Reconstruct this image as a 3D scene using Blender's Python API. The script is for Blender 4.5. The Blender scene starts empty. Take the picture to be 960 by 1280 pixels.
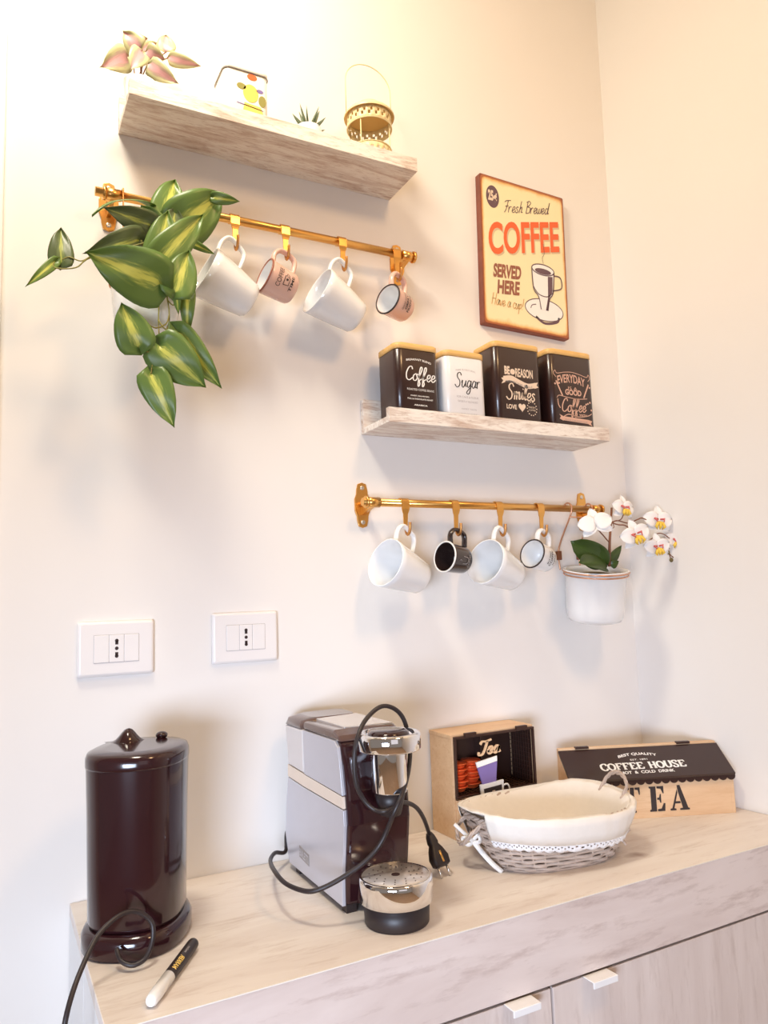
import bpy, bmesh, math, random
from mathutils import Vector, Matrix, Euler
random.seed(7)
PI = math.pi
SC = bpy.context.scene
COL = SC.collection

# ------------------------------------------------------------------ camera
CAM = Vector((0.0418, -1.3159, 1.3009))
RGT = Vector((0.88489048, -0.46448662, -0.03494301))
UPV = Vector((-0.02294775, -0.11839784, 0.9927010))
FWD = Vector((0.46523352, 0.87762984, 0.11542805))
FPX = 935.633
cd = bpy.data.cameras.new('camera')
cd.sensor_fit = 'HORIZONTAL'; cd.sensor_width = 36.0; cd.lens = FPX / 960 * 36.0
cd.clip_start = 0.02
cam = bpy.data.objects.new('camera', cd); COL.objects.link(cam)
m3 = Matrix((RGT, UPV, -FWD)).transposed()
cam.matrix_world = Matrix.Translation(CAM) @ m3.to_4x4()
SC.camera = cam

# ------------------------------------------------------------------ world, lights, exposure
SC.view_settings.view_transform = 'Standard'
SC.view_settings.look = 'None'
SC.view_settings.gamma = 1.0
SC.view_settings.use_curve_mapping = False
SC.view_settings.exposure = -0.50
w = bpy.data.worlds.new('world'); SC.world = w; w.use_nodes = True
w.node_tree.nodes['Background'].inputs[0].default_value = (1.0, 0.84, 0.72, 1)
w.node_tree.nodes['Background'].inputs[1].default_value = 0.34

def area(name, loc, target, size, sizey, power, col, spread=None):
    l = bpy.data.lights.new(name, 'AREA'); l.shape = 'RECTANGLE'; l.size = size; l.size_y = sizey
    l.energy = power; l.color = col
    if spread: l.spread = math.radians(spread)
    o = bpy.data.objects.new(name, l); COL.objects.link(o); o.location = loc
    o.rotation_euler = (Vector(target) - Vector(loc)).to_track_quat('-Z', 'Y').to_euler()
    return o
area('ceiling_lamp_light', (0.02, -0.55, 2.78), (0.45, 0.0, 1.7), 0.30, 0.30, 25, (1.0, 0.90, 0.73))
area('second_ceiling_lamp_light', (0.95, -1.55, 2.78), (0.7, -0.1, 0.9), 0.30, 0.30, 15, (1.0, 0.63, 0.31))
area('window_light', (-0.85, -2.05, 0.96), (0.72, -0.15, 0.88), 0.9, 0.55, 11.5, (0.67, 0.79, 1.0), 60)
area('rear_fill_light', (0.2, -3.1, 1.6), (0.6, 0.0, 1.2), 1.2, 1.2, 4, (0.95, 0.90, 0.95))  # unseen soft fill from behind the camera

# ------------------------------------------------------------------ pixel -> world point at real depth
def ray(u, v): return RGT * ((u - 480) / FPX) - UPV * ((v - 640) / FPX) + FWD
def at(u, v, y):
    d = ray(u, v); return CAM + d * ((y - CAM.y) / d.y)

# ------------------------------------------------------------------ materials
def newmat(name):
    m = bpy.data.materials.new(name); m.use_nodes = True
    nt = m.node_tree; b = nt.nodes['Principled BSDF']
    return m, nt, b
def N(nt, t, **kw):
    n = nt.nodes.new(t)
    for k, v in kw.items():
        if k in n.inputs: n.inputs[k].default_value = v
        else: setattr(n, k, v)
    return n
def plain(name, col, rough=0.5, metal=0.0, var=0.04, scale=30, bump=0.0, coat=0.0, **kw):
    m, nt, b = newmat(name)
    tc = N(nt, 'ShaderNodeTexCoord'); nz = N(nt, 'ShaderNodeTexNoise', Scale=scale, Detail=4.0)
    nt.links.new(tc.outputs['Object'], nz.inputs['Vector'])
    mx = N(nt, 'ShaderNodeMix', data_type='RGBA')
    mx.inputs[6].default_value = (*[max(0, c * (1 - var)) for c in col], 1)
    mx.inputs[7].default_value = (*[min(1, c * (1 + var)) for c in col], 1)
    nt.links.new(nz.outputs['Fac'], mx.inputs[0]); nt.links.new(mx.outputs[2], b.inputs['Base Color'])
    b.inputs['Roughness'].default_value = rough; b.inputs['Metallic'].default_value = metal
    b.inputs['Coat Weight'].default_value = coat; b.inputs['Coat Roughness'].default_value = 0.05
    for k, v in kw.items(): b.inputs[k.replace('_', ' ')].default_value = v
    if bump:
        bp = N(nt, 'ShaderNodeBump', Strength=bump, Distance=0.001)
        nt.links.new(nz.outputs['Fac'], bp.inputs['Height']); nt.links.new(bp.outputs[0], b.inputs['Normal'])
    return m
def wood(name, c0, c1, c2, stretch=(1.2, 14, 14), scale=3.0, rough=0.5, knots=0.0, c3=None, lo=0.35, hi=0.65, rot=(0, 0, 0)):
    m, nt, b = newmat(name)
    tc = N(nt, 'ShaderNodeTexCoord'); mp = N(nt, 'ShaderNodeMapping'); mp.inputs['Scale'].default_value = stretch
    mp.inputs['Rotation'].default_value = rot
    nt.links.new(tc.outputs['Object'], mp.inputs['Vector'])
    n1 = N(nt, 'ShaderNodeTexNoise', Scale=scale, Detail=6.0, Roughness=0.62, Distortion=0.8)
    n2 = N(nt, 'ShaderNodeTexNoise', Scale=scale * 5, Detail=5.0, Roughness=0.7)
    nt.links.new(mp.outputs[0], n1.inputs['Vector']); nt.links.new(mp.outputs[0], n2.inputs['Vector'])
    r1 = N(nt, 'ShaderNodeValToRGB'); e = r1.color_ramp.elements
    e[0].position = lo; e[0].color = (*c0, 1); e[1].position = hi; e[1].color = (*c1, 1)
    mx = N(nt, 'ShaderNodeMix', data_type='RGBA'); mx.blend_type = 'MIX'
    r2 = N(nt, 'ShaderNodeValToRGB'); e2 = r2.color_ramp.elements; e2[0].position = 0.52; e2[0].color = (0, 0, 0, 1); e2[1].position = 0.72; e2[1].color = (.7, .7, .7, 1)
    nt.links.new(n1.outputs['Fac'], r1.inputs[0]); nt.links.new(n2.outputs['Fac'], r2.inputs[0])
    nt.links.new(r1.outputs[0], mx.inputs[6]); mx.inputs[7].default_value = (*c2, 1); nt.links.new(r2.outputs[0], mx.inputs[0])
    out = mx.outputs[2]
    if knots:
        vo = N(nt, 'ShaderNodeTexVoronoi', Scale=knots); mp2 = N(nt, 'ShaderNodeMapping'); mp2.inputs['Scale'].default_value = (1, 1.6, 2.2)
        va = N(nt, 'ShaderNodeVectorMath', operation='MULTIPLY_ADD'); nk = N(nt, 'ShaderNodeTexNoise', Scale=14.0, Detail=3.0); nt.links.new(tc.outputs['Object'], nk.inputs['Vector']); nt.links.new(nk.outputs['Color'], va.inputs[0]); va.inputs[1].default_value = (.03, .03, .03); nt.links.new(tc.outputs['Object'], va.inputs[2]); nt.links.new(va.outputs[0], mp2.inputs['Vector']); nt.links.new(mp2.outputs[0], vo.inputs['Vector'])
        r3 = N(nt, 'ShaderNodeValToRGB'); e3 = r3.color_ramp.elements; e3[0].position = 0.015; e3[0].color = (.8, .8, .8, 1); e3[1].position = 0.055; e3[1].color = (0, 0, 0, 1)
        nt.links.new(vo.outputs['Distance'], r3.inputs[0])
        mk = N(nt, 'ShaderNodeMix', data_type='RGBA'); nt.links.new(r3.outputs[0], mk.inputs[0]); nt.links.new(out, mk.inputs[6]); mk.inputs[7].default_value = (*(c3 or c2), 1)
        out = mk.outputs[2]
    nt.links.new(out, b.inputs['Base Color'])
    b.inputs['Roughness'].default_value = rough
    bp = N(nt, 'ShaderNodeBump', Strength=0.25, Distance=0.001); nt.links.new(n2.outputs['Fac'], bp.inputs['Height']); nt.links.new(bp.outputs[0], b.inputs['Normal'])
    return m
def leafmat(name, green, dark, light, edge=None, band=0.30):
    m, nt, b = newmat(name)
    uv = N(nt, 'ShaderNodeUVMap'); sp = N(nt, 'ShaderNodeSeparateXYZ'); nt.links.new(uv.outputs[0], sp.inputs[0])
    mp = N(nt, 'ShaderNodeMapping'); mp.inputs['Scale'].default_value = (3.0, 1.2, 1); nt.links.new(uv.outputs[0], mp.inputs[0])
    nz = N(nt, 'ShaderNodeTexNoise', Scale=3.0, Detail=3.0); nt.links.new(mp.outputs[0], nz.inputs['Vector'])
    a = N(nt, 'ShaderNodeMath', operation='ABSOLUTE'); nt.links.new(sp.outputs[0], a.inputs[0])
    s = N(nt, 'ShaderNodeMath', operation='MULTIPLY_ADD'); nt.links.new(nz.outputs['Fac'], s.inputs[0]); s.inputs[1].default_value = 0.75
    nt.links.new(a.outputs[0], s.inputs[2])
    r = N(nt, 'ShaderNodeValToRGB'); e = r.color_ramp.elements
    e[0].position = band + 0.13; e[0].color = (*light, 1); e[1].position = band + 0.30; e[1].color = (*green, 1)
    e.new(0.78).color = (*dark, 1)
    if edge: e.new(0.98).color = (*edge, 1); e.new(1.12 if False else 1.0).color = (*edge, 1)
    nt.links.new(s.outputs[0], r.inputs[0]); nt.links.new(r.outputs[0], b.inputs['Base Color'])
    b.inputs['Roughness'].default_value = 0.34
    tr = N(nt, 'ShaderNodeBsdfTranslucent'); nt.links.new(r.outputs[0], tr.inputs[0])
    ms = N(nt, 'ShaderNodeMixShader'); ms.inputs[0].default_value = 0.3
    nt.links.new(b.outputs[0], ms.inputs[1]); nt.links.new(tr.outputs[0], ms.inputs[2])
    nt.links.new(ms.outputs[0], nt.nodes['Material Output'].inputs[0])
    return m

M = {}
M['wall'] = plain('painted_plaster', (0.815, 0.775, 0.735), 0.75, var=0.015, scale=6, bump=0.05)
M['white_trim'] = plain('white_painted_wood', (0.84, 0.82, 0.78), 0.5)
M['floor'] = wood('floor_boards', (.42, .28, .18), (.52, .36, .24), (.34, .22, .14), (1, 8, 8), 2.0)
M['ceiling'] = plain('ceiling_paint', (.86, .83, .78), 0.8)
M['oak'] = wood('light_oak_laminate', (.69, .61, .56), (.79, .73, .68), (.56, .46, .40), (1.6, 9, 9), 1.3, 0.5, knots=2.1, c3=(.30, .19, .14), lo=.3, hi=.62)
M['oak_front_shaded'] = wood('light_oak_laminate_front_shaded', (.58, .47, .42), (.70, .60, .55), (.42, .31, .27), (1.0, 5, 5), 1.8, 0.5, knots=3.1, c3=(.26, .15, .11), lo=.3, hi=.62)  # top's oak toned darker and browner, the front's shading put into the colour
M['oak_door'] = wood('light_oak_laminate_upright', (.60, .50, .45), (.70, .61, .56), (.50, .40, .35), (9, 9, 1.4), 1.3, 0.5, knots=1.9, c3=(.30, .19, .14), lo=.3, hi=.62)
M['edge'] = plain('pale_edge_banding', (.80, .73, .64), .45)
M['melamine'] = plain('white_melamine', (.78, .78, .78), .4)
M['driftwood'] = wood('whitewashed_shelf_wood', (.56, .42, .34), (.86, .80, .73), (.36, .22, .15), (2.6, 16, 16), 3.2, 0.6, lo=.34, hi=.56)
M['brass'] = plain('brushed_brass', (.80, .44, .13), .28, 1.0, var=.08, scale=60)
M['brass_dark'] = plain('aged_brass', (.62, .30, .10), .38, 1.0)
M['steel'] = plain('screw_steel', (.75, .72, .68), .3, 1.0)
M['chrome'] = plain('polished_chrome', (.86, .86, .88), .05, 1.0, var=.0)
M['ceramic'] = plain('white_glazed_ceramic', (.84, .84, .84), .12, coat=.5, var=.01)
M['enamel_white'] = plain('white_enamel', (.83, .82, .81), .15, coat=.5, var=.01)
M['enamel_pink'] = plain('dusty_pink_enamel', (.74, .47, .38), .25, coat=.3)
M['enamel_black'] = plain('black_enamel', (.028, .016, .014), .18, coat=.6)
M['black'] = plain('black_glossy_plastic', (.027, .0075, .009), .14, coat=.25, var=.1)
M['black_matt'] = plain('black_matt_plastic', (.022, .014, .014), .45, var=.1)
M['brown_gloss'] = plain('dark_brown_lid_plastic', (.10, .055, .045), .18, coat=.6)
M['tin_black'] = plain('black_lacquered_tin', (.030, .011, .009), .28, coat=.3)
M['tin_white'] = plain('white_lacquered_tin', (.80, .78, .78), .3, coat=.2)
M['bamboo'] = wood('bamboo_lid', (.72, .42, .13), (.80, .52, .20), (.62, .34, .10), (2, 20, 20), 3, .5)
M['pine'] = wood('pale_pine', (.66, .42, .24), (.74, .51, .31), (.58, .34, .18), (1.5, 10, 14), 2.5, .55)
M['ink_white'] = plain('white_print', (.85, .83, .80), .5, var=0)
M['ink_cream'] = plain('cream_print', (.78, .62, .48), .5, var=0)
M['ink_copper'] = plain('copper_print', (.66, .40, .30), .5, var=0)
M['ink_black'] = plain('black_print', (.03, .02, .02), .5, var=0)
M['ink_grey'] = plain('grey_print', (.30, .27, .26), .5, var=0)
M['ink_lightgrey'] = plain('light_grey_print', (.50, .46, .45), .5, var=0)
M['ink_orange'] = plain('orange_red_print', (.80, .13, .035), .45, var=.05)
M['ink_brown'] = plain('brown_print', (.30, .10, .06), .45, var=.05)
M['ink_ochre'] = plain('ochre_print', (.62, .36, .14), .45, var=.05)
M['ink_plum'] = plain('plum_print', (.13, .07, .09), .45, var=.05)
M['ink_shadow'] = plain('tan_shadow_print', (.66, .50, .30), .5, var=0)
M['ink_gold'] = plain('gold_print', (.80, .55, .12), .4, var=0)
M['silver_panel'] = plain('silver_painted_panel', (.56, .55, .60), .32, .35, var=.02)
M['silver_top'] = plain('silver_top_panel', (.66, .62, .60), .22, .5, var=.02)
M['beige'] = plain('beige_translucent_band', (.72, .60, .50), .4)
M['tank'] = plain('clear_water_tank', (.74, .69, .68), .08, var=0, Transmission_Weight=.15, IOR=1.3)
M['linen'] = plain('cream_linen', (.80, .74, .67), .85, var=.03, scale=120, bump=.3)
M['lace'] = plain('white_lace', (.82, .80, .80), .85, var=.03, scale=150, bump=.3)
M['wicker'] = plain('grey_washed_wicker', (.48, .37, .30), .7, var=.35, scale=45, bump=.3)
M['ribbon'] = plain('white_ribbon', (.80, .76, .72), .6)
M['purple'] = plain('lilac_paint', (.20, .14, .36), .5)
M['orange_pod'] = plain('orange_coffee_pod_foil', (.78, .12, .03), .3, .3, coat=.3)
M['mesh_metal'] = plain('dark_basket_metal', (.050, .022, .016), .4, .3)
M['cream_metal'] = plain('cream_painted_metal', (.80, .66, .36), .4)
M['cream_metal_in'] = plain('ochre_inner_metal', (.74, .48, .18), .4)
M['soil'] = plain('dark_potting_moss', (.10, .07, .03), .9, var=.4, scale=80, bump=.5)
M['pothos'] = leafmat('variegated_pothos_leaf', (.31, .41, .09), (.18, .29, .07), (.74, .76, .18), band=.32)
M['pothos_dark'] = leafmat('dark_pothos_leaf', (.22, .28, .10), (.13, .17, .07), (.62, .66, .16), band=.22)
M['redleaf'] = leafmat('red_and_green_leaf', (.66, .42, .40), (.58, .44, .36), (.78, .48, .50), band=.40, edge=(.66, .64, .38))
M['orchid_leaf'] = leafmat('orchid_leaf_green', (.07, .13, .02), (.055, .10, .018), (.09, .15, .03), band=.02)
M['stem_green'] = plain('olive_stem', (.28, .25, .06), .6)
M['stem_brown'] = plain('brown_stem', (.20, .07, .03), .6)
M['bud'] = plain('green_brown_bud', (.16, .12, .04), .6)
M['petal'] = plain('white_orchid_petal', (.86, .83, .81), .6, var=.02)
M['lip_yellow'] = plain('yellow_orchid_lip', (.85, .55, .06), .5)
M['lip_red'] = plain('magenta_orchid_throat', (.60, .12, .12), .5)
M['succulent'] = plain('dark_succulent', (.12, .16, .09), .5, var=.3)
M['copper'] = plain('copper_rim', (.70, .38, .24), .3, .8)
M['dark_hole'] = plain('dark_contact_hole', (.03, .012, .012), .6)
M['plate_plastic'] = plain('white_switch_plastic', (.84, .80, .78), .35, coat=.2, var=.01)
M['tin_cream'] = plain('cream_printed_tin', (.80, .76, .68), .35, var=.02)

def sign_mat():
    m, nt, b = newmat('aged_cream_sign_face')
    tc = N(nt, 'ShaderNodeTexCoord'); sp = N(nt, 'ShaderNodeSeparateXYZ'); nt.links.new(tc.outputs['Generated'], sp.inputs[0])
    nz = N(nt, 'ShaderNodeTexNoise', Scale=6.0, Detail=6.0, Roughness=.7); nt.links.new(tc.outputs['Generated'], nz.inputs['Vector'])
    def edge(sock, k):
        a = N(nt, 'ShaderNodeMath', operation='SUBTRACT'); nt.links.new(sock, a.inputs[0]); a.inputs[1].default_value = .5
        c = N(nt, 'ShaderNodeMath', operation='ABSOLUTE'); nt.links.new(a.outputs[0], c.inputs[0])
        d = N(nt, 'ShaderNodeMath', operation='POWER'); mul = N(nt, 'ShaderNodeMath', operation='MULTIPLY'); mul.inputs[1].default_value = 2
        nt.links.new(c.outputs[0], mul.inputs[0]); nt.links.new(mul.outputs[0], d.inputs[0]); d.inputs[1].default_value = k
        return d.outputs[0]
    ad = N(nt, 'ShaderNodeMath', operation='ADD'); nt.links.new(edge(sp.outputs[0], 30), ad.inputs[0]); nt.links.new(edge(sp.outputs[2], 24), ad.inputs[1])
    ml = N(nt, 'ShaderNodeMath', operation='MULTIPLY_ADD'); nt.links.new(nz.outputs['Fac'], ml.inputs[0]); ml.inputs[1].default_value = .55
    nt.links.new(ad.outputs[0], ml.inputs[2])
    r = N(nt, 'ShaderNodeValToRGB'); e = r.color_ramp.elements
    e[0].position = .40; e[0].color = (.88, .76, .46, 1); e[1].position = .95; e[1].color = (.40, .12, .04, 1); e.new(.68).color = (.78, .46, .16, 1)
    nt.links.new(ml.outputs[0], r.inputs[0]); nt.links.new(r.outputs[0], b.inputs['Base Color']); b.inputs['Roughness'].default_value = .45
    return m
M['sign_face'] = sign_mat()
M['sign_edge'] = plain('rust_brown_sign_edge', (.22, .06, .035), .5, var=.4, scale=40)

# ------------------------------------------------------------------ mesh builder
class MB:
    def __init__(s): s.v = []; s.f = []; s.uv = {}; s.sm = []
    def add(s, vs, fs, smooth=False, uvs=None):
        o = len(s.v); s.v += [Vector(v) for v in vs]
        for f in fs:
            s.f.append([o + i for i in f]); s.sm.append(smooth)
        if uvs:
            for i, u in enumerate(uvs): s.uv[o + i] = u
        return s
    def box(s, x0, x1, y0, y1, z0, z1):
        v = [(x, y, z) for x in (x0, x1) for y in (y0, y1) for z in (z0, z1)]
        return s.add(v, [(0, 1, 3, 2), (4, 6, 7, 5), (0, 4, 5, 1), (2, 3, 7, 6), (0, 2, 6, 4), (1, 5, 7, 3)])
    def loft(s, rings, cap0=True, cap1=True, smooth=True, closed=True):
        n = len(rings[0]); vs = [p for r in rings for p in r]; fs = []
        for i in range(len(rings) - 1):
            for j in range(n if closed else n - 1):
                k = (j + 1) % n
                fs.append((i * n + j, i * n + k, (i + 1) * n + k, (i + 1) * n + j))
        s.add(vs, fs, smooth)
        o = len(s.v) - len(vs)
        if cap0: s.f.append([o + j for j in reversed(range(n))]); s.sm.append(False)
        if cap1: s.f.append([o + (len(rings) - 1) * n + j for j in range(n)]); s.sm.append(False)
        return s
    def lathe(s, prof, seg=40, c=(0, 0, 0), cap0=True, cap1=True, a0=0, smooth=True):
        rings = [[(c[0] + r * math.cos(a0 + 2 * PI * j / seg), c[1] + r * math.sin(a0 + 2 * PI * j / seg), c[2] + z) for j in range(seg)] for r, z in prof]
        return s.loft(rings, cap0, cap1, smooth)
    def tube(s, pts, r, seg=8, cap=True, flat=1.0, closed=False, up=None):
        pts = [Vector(p) for p in pts]; n = len(pts); rings = []
        prev = None
        for i, p in enumerate(pts):
            if closed: t = pts[(i + 1) % n] - pts[i - 1]
            else: t = pts[min(i + 1, n - 1)] - pts[max(i - 1, 0)]
            if t.length < 1e-9: t = Vector((0, 0, 1))
            t.normalize()
            if prev is None:
                a = Vector(up) if up else (Vector((0, 0, 1)) if abs(t.z) < .9 else Vector((1, 0, 0)))
                prev = (a - t * a.dot(t)).normalized()
            else:
                q = prev - t * prev.dot(t)
                prev = q.normalized() if q.length > 1e-6 else prev
            b = t.cross(prev); rr = r[i] if isinstance(r, (list, tuple)) else r
            rings.append([p + prev * (rr * math.cos(2 * PI * j / seg)) + b * (rr * flat * math.sin(2 * PI * j / seg)) for j in range(seg)])
        if closed: rings.append(rings[0]); cap = False
        return s.loft(rings, cap, cap, True)
    def prism(s, poly, fn, d0, d1, smooth=False):
        """poly (u,v) ring, fn(u,v,d) -> point; closed solid between depths"""
        n = len(poly)
        vs = [fn(u, v, d0) for u, v in poly] + [fn(u, v, d1) for u, v in poly]
        fs = [tuple(reversed(range(n))), tuple(range(n, 2 * n))]
        fs += [(i, (i + 1) % n, n + (i + 1) % n, n + i) for i in range(n)]
        return s.add(vs, fs, smooth)
    def sphere(s, c, r, sc=(1, 1, 1), seg=12, rings=8):
        prof = [(max(1e-4, r * math.sin(PI * i / rings)), -r * math.cos(PI * i / rings)) for i in range(rings + 1)]
        o = len(s.v); s.lathe(prof, seg)
        for i in range(o, len(s.v)):
            v = s.v[i]; s.v[i] = Vector((c[0] + v.x * sc[0], c[1] + v.y * sc[1], c[2] + v.z * sc[2]))
        return s
    def ribbon(s, pts, w, fn, d=0.0, thin=None):
        """flat stroke following pts in (u,v), nib width; thin = width for sideways strokes"""
        n = len(pts); L = []; Rr = []
        for i in range(n):
            a = pts[max(i - 1, 0)]; b = pts[min(i + 1, n - 1)]
            tx, ty = b[0] - a[0], b[1] - a[1]; l = math.hypot(tx, ty) or 1; tx /= l; ty /= l
            ww = w if thin is None else thin + (w - thin) * abs(ty)
            L.append(fn(pts[i][0] - ty * ww / 2, pts[i][1] + tx * ww / 2, d)); Rr.append(fn(pts[i][0] + ty * ww / 2, pts[i][1] - tx * ww / 2, d))
        return s.add(L + Rr, [(i, i + 1, n + i + 1, n + i) for i in range(n - 1)])
    def xf(s, mat):
        s.v = [mat @ v for v in s.v]; return s
    def build(s, name, mat, parent=None, bevel=0, auto=False, kind=None, label=None, bseg=2):
        me = bpy.data.meshes.new(name)
        me.from_pydata([tuple(v) for v in s.v], [], s.f); me.validate()
        if len(me.polygons) == len(s.sm): me.polygons.foreach_set('use_smooth', s.sm)
        if s.uv:
            l = me.uv_layers.new(name='UVMap')
            for lp in me.loops: l.data[lp.index].uv = s.uv.get(lp.vertex_index, (0, 0))
        mat = M[mat] if isinstance(mat, str) else mat
        me.materials.append(mat)
        o = bpy.data.objects.new(name, me); COL.objects.link(o)
        if parent: o.parent = parent
        if bevel:
            b = o.modifiers.new('bevel', 'BEVEL'); b.width = bevel; b.segments = bseg; b.limit_method = 'ANGLE'; b.angle_limit = math.radians(40); b.harden_normals = False
        if kind: o['kind'] = kind
        if label: o['label'] = label
        return o

def thing(name, label, cat, loc=(0, 0, 0), rot=None, group=None):
    o = bpy.data.objects.new(name, None); COL.objects.link(o); o.empty_display_size = .03
    o.location = loc; o['label'] = label; o['category'] = cat
    if rot is not None:
        if isinstance(rot, Matrix): o.matrix_local = Matrix.Translation(loc) @ rot.to_4x4()
        else: o.rotation_euler = rot
    if group: o['group'] = group
    return o
def tag(o, label, cat, group=None):
    o['label'] = label; o['category'] = cat
    if group: o['group'] = group
    return o

def smoothp(pts, k=6):
    """Catmull-Rom through pts (tuples of any dimension)"""
    out = []; n = len(pts); P = [tuple(p) for p in pts]
    for i in range(n - 1):
        p0 = P[max(i - 1, 0)]; p1 = P[i]; p2 = P[i + 1]; p3 = P[min(i + 2, n - 1)]
        for j in range(k):
            t = j / k
            out.append(tuple(.5 * (2 * b + (c - a) * t + (2 * a - 5 * b + 4 * c - d) * t * t + (3 * b - a - 3 * c + d) * t ** 3) for a, b, c, d in zip(p0, p1, p2, p3)))
    out.append(P[-1]); return out
def rrect(w, h, r, n=5, cx=0, cy=0):
    out = []
    for (sx, sy, a) in ((1, 1, 0), (-1, 1, PI / 2), (-1, -1, PI), (1, -1, 1.5 * PI)):
        for i in range(n + 1):
            t = a + PI / 2 * i / n
            out.append((cx + sx * (w / 2 - r) + r * math.cos(t), cy + sy * (h / 2 - r) + r * math.sin(t)))
    return out
def sell(a, b, n, k=48, cx=0, cy=0, rot=0):
    out = []
    for i in range(k):
        t = 2 * PI * i / k; c, s = math.cos(t), math.sin(t)
        x = a * math.copysign(abs(c) ** (2 / n), c); y = b * math.copysign(abs(s) ** (2 / n), s)
        out.append((cx + x * math.cos(rot) - y * math.sin(rot), cy + x * math.sin(rot) + y * math.cos(rot)))
    return out
def circ(r, k=20, cx=0, cy=0, sy=1): return [(cx + r * math.cos(2 * PI * i / k), cy + sy * r * math.sin(2 * PI * i / k)) for i in range(k)]

# ------------------------------------------------------------------ lettering
SCR = {
 'C': (.66, [[(.60, .78), (.48, .98), (.25, .88), (.08, .5), (.13, .12), (.38, .0), (.66, .2)]]),
 'S': (.66, [[(.60, .80), (.45, 1), (.22, .9), (.22, .66), (.46, .42), (.46, .1), (.22, -.03), (.0, .15)]]),
 'T': (.62, [[(.02, .72), (.12, .92), (.4, .9), (.78, 1.0)], [(.5, .93), (.42, .4), (.28, .02), (.02, .0), (.0, .2)]]),
 'F': (.55, [[(.02, .84), (.2, .96), (.68, .99)], [(.4, .95), (.3, .3), (.15, 0)], [(.14, .5), (.5, .55)]]),
 'B': (.66, [[(.22, .95), (.1, 0)], [(.05, .9), (.35, 1.02), (.56, .82), (.2, .54)], [(.2, .54), (.56, .46), (.52, .08), (.1, 0)]]),
 'H': (.66, [[(.12, 1), (.05, 0)], [(.58, 1), (.5, 0)], [(.07, .5), (.55, .52)]]),
 'o': (.48, [[(.3, .5), (.08, .35), (.08, .06), (.28, 0), (.42, .2), (.33, .47), (.5, .42)]]),
 'f': (.40, [[(-.02, .12), (.16, .40), (.32, .80), (.28, 1.0), (.16, .90), (.10, .40), (.06, -.30), (.14, -.38), (.22, -.20), (.16, .02), (.40, .16)]]),
 'e': (.42, [[(0, .15), (.3, .3), (.28, .48), (.12, .45), (.05, .15), (.2, 0), (.45, .2)]]),
 'u': (.52, [[(0, .3), (.08, .48), (.06, .1), (.2, 0), (.38, .3), (.42, .48), (.4, .1), (.55, .1)]]),
 'g': (.5, [[(.4, .42), (.2, .5), (.05, .2), (.2, .02), (.4, .3), (.42, .48), (.38, -.2), (.2, -.45), (.05, -.3), (.5, .12)]]),
 'a': (.52, [[(.4, .42), (.2, .5), (.05, .2), (.18, .0), (.36, .2), (.42, .48), (.38, .08), (.55, .12)]]),
 'r': (.4, [[(.02, .48), (.05, 0)], [(.05, .28), (.16, .48), (.32, .45)]]),
 'm': (.62, [[(0, .3), (.08, .48), (.05, 0)], [(.06, .3), (.2, .5), (.26, .4), (.24, 0)], [(.25, .3), (.42, .5), (.48, .4), (.46, .05), (.62, .12)]]),
 'i': (.26, [[(0, .15), (.12, .48), (.1, .08), (.26, .12)], [(.14, .68), (.17, .74)]]),
 'l': (.28, [[(0, .12), (.25, .8), (.18, .98), (.1, .8), (.1, .08), (.28, .12)]]),
 's': (.36, [[(.28, .42), (.16, .5), (.06, .38), (.26, .16), (.16, 0), (.0, .07)]]),
 'h': (.44, [[(.18, .98), (.05, 0)], [(.08, .25), (.25, .5), (.32, .4), (.3, .05), (.45, .1)]]),
 'w': (.6, [[(0, .48), (.05, .05), (.25, .1), (.28, .45), (.3, .08), (.5, .1), (.55, .5)]]),
 'd': (.54, [[(.4, .42), (.2, .5), (.05, .2), (.18, 0), (.38, .25), (.52, .98), (.42, .08), (.55, .12)]]),
 'v': (.4, [[(0, .48), (.15, 0), (.35, .48)]]),
 'c': (.4, [[(.35, .42), (.18, .5), (.05, .2), (.2, 0), (.4, .12)]]),
 'p': (.44, [[(.1, .48), (.0, -.4)], [(.08, .35), (.28, .5), (.35, .2), (.08, .05)]]),
 '!': (.2, [[(.16, 1), (.1, .3)], [(.06, .02), (.07, .08)]]),
 ' ': (.3, []),
}
def script(mb, txt, x, y, h, w, fn, d=0.0004, thin=None, slant=.12, stretch=1.0, fit=None, rise=0.0):
    tot = sum(SCR[c][0] for c in txt)
    sx = h * stretch if fit is None else fit / tot
    cx = 0
    for c in txt:
        adv, strokes = SCR[c]
        for st in strokes:
            pts = smoothp([(x + (cx + a + slant * b) * sx, y + b * h + rise * (cx + a) * sx) for a, b in st], 5)
            mb.ribbon(pts, w, fn, d, thin)
        cx += adv
    return mb
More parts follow.
